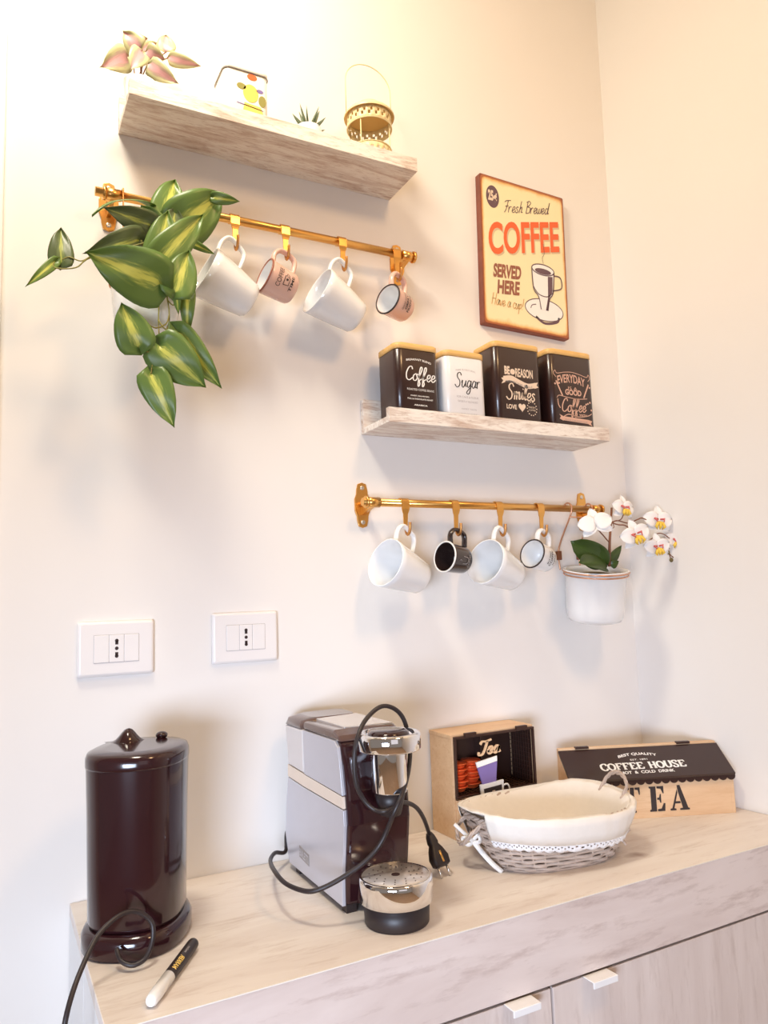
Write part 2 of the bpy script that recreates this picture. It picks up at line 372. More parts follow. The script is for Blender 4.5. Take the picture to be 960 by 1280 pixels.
# slab / block capitals drawn with a broad nib
SLAB = {
 'C': (.8, [[(.7, .72), (.62, .96), (.4, 1), (.12, .8), (.1, .3), (.35, 0), (.6, .03), (.72, .25)]]),
 'O': (.85, [[(.42, 1), (.13, .8), (.1, .3), (.42, 0), (.72, .25), (.72, .75), (.42, 1)]]),
 'S': (.7, [[(.6, .75), (.5, 1), (.2, .98), (.1, .75), (.55, .3), (.5, .03), (.2, 0), (.08, .25)]]),
 'U': (.85, [[(.15, 1), (.15, .25), (.4, 0), (.68, .25), (.68, 1)], [(.02, 1), (.3, 1)], [(.55, 1), (.8, 1)]]),
 'F': (.75, [[(.2, 1), (.2, 0)], [(.05, .97), (.68, .97), (.68, .75)], [(.2, .52), (.52, .52)], [(.05, .03), (.38, .03)]]),
 'E': (.78, [[(.2, 1), (.2, 0)], [(.05, .97), (.68, .97), (.68, .76)], [(.2, .52), (.52, .52)], [(.05, .03), (.7, .03), (.7, .25)]]),
 'H': (.9, [[(.2, 1), (.2, 0)], [(.7, 1), (.7, 0)], [(.2, .5), (.7, .5)], [(.05, .97), (.35, .97)], [(.55, .97), (.85, .97)], [(.05, .03), (.35, .03)], [(.55, .03), (.85, .03)]]),
 ' ': (.5, []),
}
def slab(mb, txt, x, y, h, fit, fn, d=.0004, w=.2, t=.07):
    tot = sum(SLAB[c][0] for c in txt); sx = fit / tot; cx = 0
    for c in txt:
        adv, sts = SLAB[c]
        for st in sts:
            p = [(x + (cx + a) * sx, y + b * h) for a, b in st]
            if len(st) > 4: p = smoothp(p, 4)
            mb.ribbon(p, w * sx, fn, d, t * h)
        cx += adv
    return mb
_tc = {}
def text_mesh(txt, bold=0.0):
    key = (txt, bold)
    if key in _tc: return _tc[key]
    cu = bpy.data.curves.new('tmp', 'FONT'); cu.body = txt; cu.size = 1.0; cu.offset = bold; cu.resolution_u = 5
    o = bpy.data.objects.new('tmp', cu); COL.objects.link(o)
    dg = bpy.context.evaluated_depsgraph_get(); dg.update()
    me = bpy.data.meshes.new_from_object(o.evaluated_get(dg))
    vs = [(v.co.x, v.co.y) for v in me.vertices]; fs = [tuple(p.vertices) for p in me.polygons]
    bpy.data.objects.remove(o); bpy.data.curves.remove(cu); bpy.data.meshes.remove(me)
    _tc[key] = (vs, fs); return vs, fs
def text(mb, txt, x, y, w, h, fn, d=.0004, bold=.02, shear=0.0, warp=None):
    """block lettering fitted in the box x..x+w, y..y+h"""
    vs, fs = text_mesh(txt, bold)
    x0 = min(v[0] for v in vs); x1 = max(v[0] for v in vs); y0 = min(v[1] for v in vs); y1 = max(v[1] for v in vs)
    out = []
    for a, b in vs:
        u = (a - x0) / (x1 - x0); v = (b - y0) / (y1 - y0)
        U = x + u * w + shear * v * h; V = y + v * h
        if warp: V += warp(u) * 1.0
        out.append(fn(U, V, d))
    return mb.add(out, fs)

# ------------------------------------------------------------------ setting
def struct(mb, name, mat, **k):
    o = mb.build(name, mat, **k); o['kind'] = 'structure'; return o
WZ = 2.9
struct(MB().box(-2.6, 1.60, 0, .12, 0, WZ), 'wall_back', 'wall')
# right wall: very slightly out of square with the back wall, as in the photograph
def rw(y, z): return 1.397 + .0135 * (z - .85) - .075 * y
struct(MB().add([(rw(0.0, 0), 0.0, 0), (rw(-3.6, 0), -3.6, 0), (rw(-3.6, WZ), -3.6, WZ), (rw(0.0, WZ), 0.0, WZ),
                 (rw(0, 0) + .2, 0.0, 0), (rw(-3.6, 0) + .2, -3.6, 0), (rw(-3.6, WZ) + .2, -3.6, WZ), (rw(0, WZ) + .2, 0.0, WZ)],
                [(0, 1, 2, 3), (4, 7, 6, 5), (0, 4, 5, 1), (3, 2, 6, 7), (0, 3, 7, 4), (1, 5, 6, 2)]), 'wall_right', 'wall')
struct(MB().box(-2.6, 1.9, -3.6, .12, -.05, 0), 'floor', 'floor')
struct(MB().box(-2.6, 1.9, -3.6, .12, WZ, WZ + .05), 'ceiling', 'ceiling')
struct(MB().box(-.04, .049, -.012, 0, 0, WZ), 'trim_1', 'white_trim', bevel=.003)
for nm, x0, x1 in (('baseboard_back', .05, .16),):
    struct(MB().box(x0, x1, -.012, 0, 0, .08), nm, 'white_trim', bevel=.003)

# ------------------------------------------------------------------ sideboard
ZT = .85
sb = thing('sideboard', 'light oak sideboard with thick top and white tab pulls under the coffee things', 'sideboard', (.79, -.2, 0))
def P(mb): return mb.xf(Matrix.Translation((-.79, .2, 0)))
CX0, CX1, CF = .164, 1.42, -.407
def slabpoly(x0, y0, y1, z0, z1, e=0.0):
    pl = [(x0, y1), (x0, y0), (rw(y0, .85) - .002 - e, y0), (rw(y1, .85) - .002 - e, y1)]
    return MB().prism(pl, lambda u, v, d: (u, v, d), z0, z1)
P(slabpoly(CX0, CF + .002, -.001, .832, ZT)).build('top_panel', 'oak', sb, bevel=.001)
P(slabpoly(CX0 + .002, CF, CF + .018, .7434, .8485)).build('front_board', 'oak_front_shaded', sb, bevel=.001)
P(slabpoly(CX0, CF - .0006, CF + .0019, .8487, .8502)).build('edge_strip', 'edge', sb, label='pale edge strip along the front of the top')
P(MB().box(CX0, CX0 + .018, -.197, -.002, .06, .832)).build('side_panel', 'melamine', sb, bevel=.001)
P(MB().box(CX0, CX0 + .018, CF + .018, -.199, .06, .832)).build('side_panel', 'melamine', sb, bevel=.001)
P(MB().box(CX0 + .018, 1.38, -.395 + .02, -.003, .06, .70)).build('carcass', 'black_matt', sb)
P(MB().box(CX0 + .03, 1.37, -.36, -.02, 0, .06)).build('plinth', 'melamine', sb)
for x0, x1, hx in ((.1655, .7675, .7075), (.7715, 1.405, .851)):
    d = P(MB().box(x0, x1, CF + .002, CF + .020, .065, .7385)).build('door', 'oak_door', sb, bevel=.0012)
    hb = MB()
    hb.box(hx - .0235, hx + .0235, CF - .020, CF + .002, .7385, .7405)
    hb.box(hx - .0235, hx + .0235, CF - .022, CF - .019, .731, .7405)
    P(hb).build('handle', 'enamel_white', d, bevel=.001, label='white tab pull')

# ------------------------------------------------------------------ sockets
def socket(x, z, label):
    W, H = .120, .089
    t = thing('wall_socket', label, 'socket', (x, 0, z), group='white three-module wall sockets')
    fn = lambda u, v, d: (u, -d, v)
    mb = MB(); rings = []
    for (s, d) in ((0, 0), (0, .004), (.002, .0075), (.005, .0085)):
        rings.append([(u, -d, v) for u, v in rrect(W - 2 * s, H - 2 * s, .004, 4)])
    mb.loft(rings); mb.build('cover_plate', 'plate_plastic', t)
    mb = MB(); fr = rrect(.0715, .0455, .001, 2)
    mb.prism(fr, fn, .0078, .0087); mb.build('frame_gap', 'ink_lightgrey', t)
    for k in (-1, 0, 1):
        m = MB(); m.prism(rrect(.0228, .0438, .0008, 2, cx=k * .0236), fn, .0078, .0096)
        o = m.build('module', 'plate_plastic', t, bevel=.0005)
        if k == 0:
            h = MB()
            for v in (.0125, 0, -.0125):
                h.prism(circ(.0029, 14, 0, v), fn, .0094, .00985)
            h.prism([(-.0024, .0062), (.0024, .0062), (.0024, .0115), (-.0024, .0115)], fn, .0094, .00985)
            h.prism([(-.0024, -.0115), (.0024, -.0115), (.0024, -.0062), (-.0024, -.0062)], fn, .0094, .00985)
            h.build('contact_hole', 'dark_hole', o)
    return t
socket(.170 + .06, 1.1916 + .0445, 'white wall socket above the black kettle, left of the two')
socket(.3886 + .06, 1.1977 + .0445, 'white wall socket nearer the coffee machine, right of the two')

# ------------------------------------------------------------------ shelves
def shelf(x, z, label):
    t = thing('picture_ledge', label, 'shelf', (x, 0, z), group='whitewashed picture ledges')
    L, D = .550, .120
    MB().box(0, L, -.012, 0, 0, .070).build('back_board', 'driftwood', t, bevel=.0008)
    MB().box(0, L, -D + .012, -.012, 0, .012).build('base_board', 'driftwood', t, bevel=.0005)
    MB().box(0, L, -D, -D + .012, 0, .0285).build('front_lip', 'driftwood', t, bevel=.0008)
    return t
TSX, TSZ, LSX, LSZ = .2283, 2.1431, .694, 1.6283
shelf(TSX, TSZ, 'whitewashed wooden picture ledge high on the wall holding plant, tin and lantern')
shelf(LSX, LSZ, 'whitewashed wooden picture ledge carrying the four tall canisters')
TS = TSZ + .012; LS = LSZ + .012

# ------------------------------------------------------------------ rails, hooks
RY, RR = -.048, .0078
def rail(x0, x1, px0, px1, z, label):
    t = thing('wall_rail', label, 'rail', (x0, 0, z), group='brass hanging rails')
    X = lambda a: a - x0
    MB().tube([(0, RY, 0), (x1 - x0, RY, 0)], RR, 16).build('rod', 'brass', t)
    for px, s in ((px0, -1), (px1, 1)):
        c = X(px)
        out = []
        pts = [(0, .045), (.009, .042), (.012, .030), (.0125, .022), (.0165, .012), (.0165, -.012), (.0125, -.022), (.012, -.030), (.009, -.042), (0, -.045)]
        poly = pts + [(-a, b) for a, b in reversed(pts[1:-1])]
        b = MB(); b.prism([(a + c, v) for a, v in poly], lambda u, v, d: (u, -d, v), 0, .004)
        br = b.build('bracket', 'brass', t, bevel=.001)
        for v in (.034, -.034):
            sc = MB()
            sc.lathe([(.0045, 0), (.0045, .001), (.003, .0018), (.0012, .0008)], 14)
            n = len(sc.v)
            for i in range(n - 56, n): q = sc.v[i]; sc.v[i] = Vector((c + q.x, -.004 - q.z, v + q.y))
            sc.build('screw', 'steel', br)
        a = MB()
        a.tube([(c, -.004, 0), (c, RY, 0)], .0065, 12)
        a.prism([(-.004, .004), (-.004, -.020), (RY, -.010), (RY, .004)], lambda u, v, d: (d, u, v), c - .0035, c + .0035)
        e = c + s * .013
        a.tube([(c - .014, RY, 0), (c + .014, RY, 0)], .0100, 16)
        a.tube([(c + s * .011, RY, 0), (c + s * .016, RY, 0)], .0118, 16)
        a.build('bracket_arm', 'brass', br)
    return t
ZU, ZL = 2.000, 1.4860
rail(.185, .803, .213, .790, ZU, 'upper brass rail under the high ledge, with trailing plant at its left end')
rail(.668, 1.274, .690, 1.2585, ZL, 'lower brass rail under the canister shelf, with orchid pot at its right end')

def hookmesh():
    """profile in y-z: wraps the rod, drops, and curls forward; returns solid strip with widths"""
    pr = []
    R_ = RR + .0016
    for i in range(9):
        a = math.radians(-20 + 250 * i / 8)      # from back-bottom over the top to the front
        pr.append((RY + R_ * math.cos(PI - (a - 0) - PI) if False else RY + R_ * math.cos(a), R_ * math.sin(a), .0095))
    return pr
def make_hook(x, z, label, group):
    t = thing('rail_hook', label, 'hook', (x, 0, z), group=group)
    R_ = RR + .0014
    pr = []
    for i in range(10):
        a = math.radians(-35 + 225 * i / 9)
        pr.append((RY + R_ * math.cos(a), R_ * math.sin(a), .0085))
    # angle 190deg = front side of the rod (negative y)
    yf = RY - R_
    pr += [(yf, -.012, .0085), (yf + .001, -.018, .0070), (yf + .0015, -.022, .0052), (yf + .003, -.050, .0042)]
    clip = MB(); th = .0011
    def strip(pr):
        mb = MB(); rings = []
        for i, (y, zz, w_) in enumerate(pr):
            a = pr[max(i - 1, 0)]; b = pr[min(i + 1, len(pr) - 1)]
            ty, tz = b[0] - a[0], b[1] - a[1]; l = math.hypot(ty, tz); ny, nz = -tz / l * th, ty / l * th
            rings.append([(-w_, y + ny, zz + nz), (w_, y + ny, zz + nz), (w_, y - ny, zz - nz), (-w_, y - ny, zz - nz)])
        mb.loft(rings, smooth=False); return mb
    strip(pr).build('clip', 'brass', t, bevel=.0003)
    y0 = yf + .003
    jp = smoothp([(0, y0, -.049), (0, y0 - .001, -.057), (0, y0 - .006, -.0625), (0, y0 - .013, -.060), (0, y0 - .017, -.050), (0, y0 - .018, -.040)], 4)
    MB().tube(jp, .0026, 8, flat=1.1).build('curl', 'brass_dark', t)
    return t
UX = (.424, .521, .639, .760)
LX = (.757, .874, .984, 1.093)
for i, (x, l) in enumerate(zip(UX, ('beside the trailing plant', 'second from the trailing plant', 'third from the trailing plant', 'over the right bracket of the upper rail'))):
    make_hook(x, ZU, 'brass rail hook on the upper rail, ' + l, 'hooks on the upper rail')
for i, (x, l) in enumerate(zip(LX, ('nearest its left bracket', 'holding the small black mug', 'third from its left bracket', 'holding the small white mug with dark rim'))):
    make_hook(x, ZL, 'brass rail hook on the lower rail, ' + l, 'hooks on the lower rail')

# ------------------------------------------------------------------ mugs (standing in local space, mouth up, handle toward +x)
def mug_parts(t, r0, r1, L, body, rim=None, hd=.026, hr=.0042, thick=.0028, handle=None, inner=None, z0f=.22, z1f=.80):
    rt, rb = r0, r1
    prof = [(rb * .80, 0.0), (rb * .86, .0015), (rb * .97, .006), (rb, .014)]
    for k in range(1, 7):
        f = k / 6; prof.append((rb + (rt - rb) * f ** .9, .014 + (L - .014) * f))
    prof += [(rt - thick * .5, L + .0008), (rt - thick, L)]
    if not inner:
        for k in range(5, -1, -1):
            f = k / 6; prof.append((rb + (rt - rb) * f ** .9 - thick, .014 + (L - .014) * f))
        prof += [(rb * .8, .006), (.0005, .006)]
        MB().lathe(prof, 44, cap0=True, cap1=False).build('body', body, t)
    else:
        MB().lathe(prof, 44, cap0=True, cap1=False).build('body', body, t)
        p2 = [(rt - thick, L)]
        for k in range(5, -1, -1):
            f = k / 6; p2.append((rb + (rt - rb) * f ** .9 - thick, .014 + (L - .014) * f))
        p2 += [(rb * .8, .006), (.0005, .006)]
        MB().lathe(p2, 44, cap0=False, cap1=False).build('inside', inner, t, label='inner glaze of the mug')
    if rim:
        pts = [(rt * math.cos(2 * PI * i / 44), rt * math.sin(2 * PI * i / 44), L) for i in range(44)]
        MB().tube(pts, .0017, 8, closed=True).build('rim', rim, t)
    za, zb = L * z0f, L * z1f; ra = rb + (rt - rb) * z0f - .001; rbb = rb + (rt - rb) * z1f - .001
    hp = smoothp([(ra, 0, za), (ra + hd * .75, 0, za + (zb - za) * .06), (ra + hd, 0, za + (zb - za) * .42), (rbb + hd * .93, 0, za + (zb - za) * .84), (rbb + hd * .55, 0, zb + .002), (rbb, 0, zb)], 5)
    MB().tube(hp, hr, 10, flat=1.5).build('handle', handle or body, t)
    return (ra + hd - hr * 1.1, 0, za + (zb - za) * .45)      # inner grip point where it hangs on a hook

def hang_matrix(tilt, yaw):
    mth = Vector((-math.cos(tilt) * math.cos(yaw), -math.cos(tilt) * math.sin(yaw), math.sin(tilt)))
    u = Vector((0, 0, 1)); u = (u - mth * u.dot(mth)).normalized()
    v = mth.cross(u)
    return Matrix((u, v, mth)).transposed()
def hang(t, x, z, grip, tilt, yaw, dy=0):
    Rm = hang_matrix(tilt, yaw)
    contact = Vector((x, RY - RR - .0014 + .003 - .0085 + dy, z - .0595))
    t.matrix_local = Matrix.Translation(contact - Rm @ Vector(grip)) @ Rm.to_4x4()
def cylfn(r, z0, slope=0):
    return lambda u, v, d: ((r + slope * (v) + d) * math.cos(-PI / 2 + u / r), (r + slope * v + d) * math.sin(-PI / 2 + u / r), z0 + v)

def latte(x, z, tilt, label, group, yaw=.10, s=1.0, hd=.041, a=.36, b=.84):
    t = thing('latte_mug', label, 'mug', group=group)
    g = mug_parts(t, .0475 * s, .0335 * s, .096 * s, 'ceramic', hd=hd, hr=.0040, z0f=a, z1f=b)
    hang(t, x, z, g, tilt, yaw)
    return t
def espresso(x, z, tilt, body, rim, inner, label, group, ink, kind, yaw=.10, shift=0, hd=.029, a=.16, b=.86, s=1.0):
    t = thing('espresso_mug', label, 'mug', group=group)
    g = mug_parts(t, .0300 * s, .0272 * s, .055 * s, body, rim=rim, hd=hd, hr=.0044, thick=.002, inner=inner, z0f=a, z1f=b)
    hang(t, x, z, g, tilt, yaw)
    fn = cylfn(.0286 * s + .0002, .016 + shift, .05); m = MB(); u0 = -.004
    if kind == 'coffee':
        text(m, 'COFFEE', u0 - .018, .020, .036, .0085, fn, bold=.0)
        m.ribbon([(u0 - .011, .015), (u0 - .009, .005), (u0 + .004, .005), (u0 + .006, .015), (u0 - .011, .015)], .0014, fn, .0004)
        m.ribbon([(u0 + .006, .013), (u0 + .011, .012), (u0 + .009, .008), (u0 + .005, .007)], .0012, fn, .0004)
        m.ribbon([(u0 - .002, .010), (u0 + .002, .010)], .004, fn, .0005)
        text(m, 'TIME', u0 - .018, -.003, .030, .0050, fn, bold=.02)
    elif kind == 'four':
        text(m, 'GOOD COFFEE', u0 - .017, .017, .036, .0040, fn, bold=.01)
        text(m, 'GREAT', u0 - .014, .009, .030, .0055, fn, bold=.03)
        text(m, 'FRIENDS', u0 - .017, .001, .036, .0055, fn, bold=.02)
    elif kind == 'black':
        m.ribbon(smoothp([(u0 - .008, .016), (u0 - .006, .004), (u0 + .004, .003), (u0 + .006, .016)]), .0012, fn, .0004)
        text(m, 'COFFEE', u0 - .014, -.004, .026, .0045, fn, bold=.0)
        m.ribbon(smoothp([(u0 - .003, .020), (u0 - .001, .023), (u0 - .003, .026)]), .0010, fn, .0004)
    else:
        text(m, 'BUT FIRST', u0 - .014, .014, .028, .0042, fn, bold=.02)
        text(m, 'COFFEE', u0 - .017, .005, .034, .0062, fn, bold=.02)
        text(m, 'PLEASE', u0 - .012, -.003, .024, .0040, fn, bold=.01)
    m.build('printed_text', ink, t)
    return t
latte(UX[0], ZU, .42, 'large white mug hanging beside the trailing plant on the upper rail', 'mugs on the upper rail', hd=.044, a=.46, b=.94)
espresso(UX[1], ZU, .30, 'enamel_pink', 'ink_brown', 'ceramic', 'small pink mug with dark rim hanging between two large white mugs', 'mugs on the upper rail', 'ink_black', 'coffee', hd=.034, s=1.08)
latte(UX[2], ZU, .42, 'large white mug hanging between the two small pink mugs', 'mugs on the upper rail', hd=.044, a=.44, b=.92)
espresso(UX[3], ZU, .16, 'enamel_pink', 'ink_black', 'ceramic', 'small pink mug with black rim hanging at the right bracket above the black canister', 'mugs on the upper rail', 'ink_black', 'four', yaw=.35, hd=.037)
latte(LX[0], ZL, .32, 'large white mug hanging left of the small black mug', 'mugs on the lower rail', yaw=.25)
espresso(LX[1], ZL, .14, 'enamel_black', 'ink_white', 'enamel_black', 'small black mug with white rim hanging on the lower rail', 'mugs on the lower rail', 'ink_grey', 'black', yaw=.20, hd=.031, a=.06, b=.76)
latte(LX[2], ZL, .32, 'large white mug hanging right of the small black mug', 'mugs on the lower rail', yaw=.25)
espresso(LX[3], ZL, .26, 'enamel_white', 'ink_black', 'ceramic', 'small white mug with dark rim and black print hanging on the lower rail', 'mugs on the lower rail', 'ink_black', 'white', yaw=.25, hd=.031, a=.06, b=.76)

# ------------------------------------------------------------------ sign
sg = thing('coffee_sign', 'aged cream metal sign with orange coffee lettering and a printed cup', 'sign', (1.124, 0, 2.074), (0, math.radians(1.4), 0))
SW, SH = .245, .356
MB().prism(rrect(SW, SH, .004, 3), lambda u, v, d: (u, -d, v), .0, .016).build('panel', 'sign_edge', sg, bevel=.001)
face = MB().prism(rrect(SW - .005, SH - .005, .008, 4), lambda u, v, d: (u, -d, v), .0158, .0168).build('printed_face', 'sign_face', sg)
fnS = lambda u, v, d: (u, -.0168 - d, v)
def sgp(mb, name, mat): return mb.build(name, mat, face)
sgp(MB().prism(circ(.0180, 32, -.088, .128, 1.5), fnS, .0001, .0004), 'price_roundel', 'ink_plum')
m = MB(); text(m, '25', -.101, .117, .015, .026, fnS, .0008, bold=.05); text(m, '¢', -.086, .112, .010, .026, fnS, .0008, bold=.04); sgp(m, 'price_lettering', 'ink_cream')
fnT = lambda k: (lambda u, v, d: fnS(u, v + k * u, d))
m = MB(); script(m, 'Fresh', -.060, .109, .030, .0018, fnT(.2), .0006, fit=.056, slant=.25); script(m, 'Brewed', .004, .109, .030, .0018, fnT(.2), .0006, fit=.070, slant=.25); sgp(m, 'script_lettering', 'ink_plum')
m = MB(); text(m, 'COFFEE', -.100, .006, .206, .078, fnT(.24), .0003, bold=.03); sgp(m, 'letter_shadow', 'ink_shadow')
m = MB(); text(m, 'COFFEE', -.103, .010, .206, .078, fnT(.24), .0006, bold=.025); sgp(m, 'headline_lettering', 'ink_orange')
m = MB(); text(m, 'SERVED', -.094, -.056, .078, .033, fnT(.1), .0006, bold=.04, shear=.1); text(m, 'HERE', -.084, -.094, .062, .033, fnT(.1), .0006, bold=.04, shear=.1); sgp(m, 'served_here_lettering', 'ink_brown')
m = MB(); script(m, 'Have a cup!', -.101, -.130, .028, .0019, fnS, .0006, fit=.088, slant=.25); sgp(m, 'small_script_lettering', 'ink_ochre')
# printed cup and saucer
cu = MB(); el = lambda cx, cy, a, b, k=28: [(cx + a * math.cos(2 * PI * i / k), cy + b * math.sin(2 * PI * i / k)) for i in range(k)]
cu.prism(el(.050, -.118, .056, .026), fnS, .0001, .0003); cu.prism([(.018, -.020), (.082, -.020), (.076, -.075), (.066, -.090), (.061, -.118), (.040, -.118), (.034, -.088), (.022, -.070)], fnS, .0004, .0007); cu.prism(el(.050, -.020, .033, .013), fnS, .0004, .0008)
sgp(cu, 'printed_cup', 'ink_white')
ol = MB()
ol.ribbon(el(.050, -.118, .056, .026) + [(.106, -.118)], .0022, fnS, .0004)
ol.ribbon(el(.050, -.020, .033, .013) + [(.083, -.020)], .0026, fnS, .0010)
ol.ribbon(smoothp([(.017, -.020), (.020, -.070), (.034, -.088), (.040, -.118)]), .0024, fnS, .0010)
ol.ribbon(smoothp([(.083, -.020), (.078, -.070), (.066, -.090), (.060, -.118)]), .0030, fnS, .0010)
ol.ribbon(smoothp([(.020, -.066), (.035, -.082), (.060, -.084), (.078, -.070)]), .0022, fnS, .0010)
ol.ribbon(smoothp([(.083, -.028), (.102, -.030), (.104, -.055), (.078, -.066)]), .0028, fnS, .0010)
ol.prism(el(.050, -.024, .024, .007), fnS, .0009, .0011)
ol.prism([(.064, -.034), (.078, -.032), (.076, -.068), (.066, -.086), (.060, -.118), (.054, -.118), (.062, -.086)], fnS, .0008, .0010)
ol.ribbon(smoothp([(.024, -.138), (.050, -.150), (.085, -.142), (.094, -.130)]), .006, fnS, .0003)
ol.ribbon(smoothp([(.010, -.120), (.014, -.112), (.026, -.108)]), .002, fnS, .0005)
ol.ribbon(smoothp([(.052, -.004), (.050, .010), (.056, .022), (.054, .045)]), .0010, fnS, .0009)
sgp(ol, 'printed_outline', 'ink_plum')

# ------------------------------------------------------------------ canisters
def canister(x0, x1, h, body, label, zr=0, yf=-.104, dep=.080):
    W = x1 - x0; cx = (x0 + x1) / 2
    t = thing('storage_canister', label, 'canister', (cx, yf + dep / 2, LS), (0, 0, zr), group='tall square canisters on the ledge')
    lid = .0125; hh = h - lid
    rings = [[(u, v, z) for u, v in rrect(W - 2 * s, dep - 2 * s, .014, 6)] for s, z in ((.002, 0), (0, .002), (0, hh - .002), (.001, hh))]
    MB().loft(rings).build('body', body, t)
    rings = [[(u, v, z) for u, v in rrect(W + .002 - 2 * s, dep + .002 - 2 * s, .015, 6)] for s, z in ((.001, hh), (0, hh + .001), (0, h - .002), (.002, h))]
    MB().loft(rings).build('lid', 'bamboo', t)
    fn = lambda u, v, d: (u, -dep / 2 - d, v)
    return t, fn, W, hh
# 1 coffee
t, fn, W, H = canister(.722, .818, .152, 'tin_black', 'black canister with white Coffee script at the left end of the ledge')
m = MB(); script(m, 'Coffee', -.030, .078, .028, .0026, fn, thin=.0015, fit=.068, slant=.15)
text(m, 'BREAKFAST BLEND', -.026, .115, .056, .0040, fn, bold=.02, warp=lambda u: .004 * (1 - (2 * u - 1) ** 2) - .002 * u)
text(m, 'ROASTED COFFEE BEANS', -.026, .058, .060, .0040, fn, bold=.0)
text(m, 'SWEET, BALANCED,', -.019, .046, .042, .0030, fn, bold=.02); text(m, 'FULL & CHOCOLATE ROAST', -.026, .040, .057, .0030, fn, bold=.02)
text(m, 'ARABICA', -.012, .028, .030, .0030, fn, bold=.02)
m.build('printed_text', 'ink_white', t)
# 2 sugar
t, fn, W, H = canister(.8325, .930, .151, 'tin_white', 'white canister with dark Sugar script standing between two black canisters')
m = MB(); script(m, 'Sugar', -.028, .076, .030, .0023, fn, thin=.0012, fit=.062, slant=.15); m.build('printed_name', 'ink_black', t)
m = MB(); text(m, 'PURE & NATURAL', -.024, .108, .048, .0032, fn, bold=.0, warp=lambda u: .003 * (1 - (2 * u - 1) ** 2))
text(m, 'FOR CAKE & FLOUR', -.024, .054, .052, .0042, fn, bold=.0); text(m, 'SWEETLY BLENDED', -.022, .045, .048, .0038, fn, bold=.0)
text(m, 'SWEET TASTE', -.014, .030, .036, .0030, fn, bold=.0); text(m, 'FINE QUALITY', -.016, .020, .038, .0030, fn, bold=.0)
m.build('printed_text', 'ink_lightgrey', t)
# 3 smiles
t, fn0, W, H = canister(.954, 1.076, .186, 'tin_black', 'tallest black canister with cream Smiles lettering and a heart')
fn = lambda u, v, d: fn0(u, v + .011, d)
m = MB(); text(m, 'BE', -.037, .104, .014, .018, fn, bold=.05); text(m, 'REASON', -.009, .101, .046, .019, fn, bold=.03)
m.prism(circ(.0062, 18, -.016, .111), fn, .0001, .0006)
bn = smoothp([(-.040, .094), (-.020, .097), (.000, .090), (.022, .084), (.044, .088)], 6)
m.ribbon(bn, .011, fn, .0004); m.prism([(-.046, .083), (-.036, .087), (-.036, .098), (-.046, .095), (-.041, .090)], fn, .0001, .0003); m.prism([(.040, .080), (.051, .084), (.046, .088), (.050, .095), (.040, .092)], fn, .0001, .0003)
script(m, 'Smiles', -.036, .052, .034, .0032, fn, thin=.0020, fit=.076, slant=.15)
text(m, 'LOVE', -.036, .031, .026, .010, fn, bold=.03)
hp = []
for i in range(28):
    a = 2 * PI * i / 28; hp.append((.004 + .00058 * 16 * math.sin(a) ** 3, .037 + .00062 * (13 * math.cos(a) - 5 * math.cos(2 * a) - 2 * math.cos(3 * a) - math.cos(4 * a))))
m.prism(hp, fn, .0001, .0006)
for i in range(14):
    a = 2 * PI * i / 14; m.prism(circ(.0013, 8, .030 + .0125 * math.cos(a), .036 + .0145 * math.sin(a)), fn, .0001, .0005)
text(m, 'FRESH', .021, .037, .018, .0035, fn, bold=.0); text(m, 'COFFEE', .021, .031, .018, .0035, fn, bold=.0)
m.build('printed_text', 'ink_cream', t)
m = MB(); text(m, 'SOMEONE SMILE', -.034, .087, .068, .0042, fn, .0007, bold=.0, warp=lambda u: -.006 * u + .002 * math.sin(2 * PI * u)); m.build('banner_text', 'ink_grey', t)
# 4 every day
t, fn0, W, H = canister(1.099, 1.223, .188, 'tin_black', 'black canister with copper ornamental lettering at the right end of the ledge')
fn = lambda u, v, d: fn0(u, v + (.004 if v > .032 else .0125), d)
m = MB(); text(m, 'EVERYDAY', -.042, .104, .078, .019, fn, bold=.02, warp=lambda u: .007 * (1 - (2 * u - 1) ** 2))
text(m, 'IS A', -.013, .095, .026, .007, fn, bold=.0); text(m, 'GOOD', -.022, .083, .046, .013, fn, bold=.04)
m.ribbon(smoothp([(-.045, .120), (-.052, .128), (-.047, .135), (-.042, .129), (-.022, .133), (0, .135), (.022, .132), (.042, .128), (.047, .134), (.051, .126), (.045, .119)]), .0014, fn, .0004)
for sx in (-1, 1):
    m.ribbon(smoothp([(sx * .046, .112), (sx * .036, .092), (sx * .030, .080)]), .0035, fn, .0004)
    m.prism(circ(.0022, 10, sx * .049, .105), fn, .0001, .0005)
m.ribbon(smoothp([(-.046, .074), (-.040, .080), (-.020, .078), (.010, .076), (.040, .079)]), .0014, fn, .0004)
m.ribbon(smoothp([(-.044, .072), (-.043, .060), (-.038, .052)]), .0022, fn, .0004)
script(m, 'Coffee', -.036, .045, .030, .0028, fn, thin=.0016, fit=.070, slant=.2, rise=.04)
m.ribbon(smoothp([(-.030, .034), (-.015, .040), (.010, .036), (.038, .040), (.050, .046)]), .0018, fn, .0004)
text(m, 'WITH', .014, .038, .022, .005, fn, bold=.02)
for px, py in ((.041, .068), (.047, .071), (.036, .066), (.050, .054)): m.prism(circ(.0022, 10, px, py), fn, .0001, .0005)
m.prism([(-.034, .017), (.042, .014), (.042, .023), (-.034, .026)], fn, .0001, .0005)
m.prism([(-.042, .020), (-.032, .016), (-.032, .026), (-.042, .030), (-.038, .025)], fn, .0001, .0004); m.prism([(.040, .013), (.050, .010), (.046, .015), (.050, .021), (.040, .023)], fn, .0001, .0004)
m.build('printed_text', 'ink_copper', t)
m = MB(); text(m, 'SINCE THE FIRST CUP', -.028, .018, .064, .003, fn, .0007, bold=.0, warp=lambda u: -.003 * u); m.build('banner_text', 'ink_grey', t)

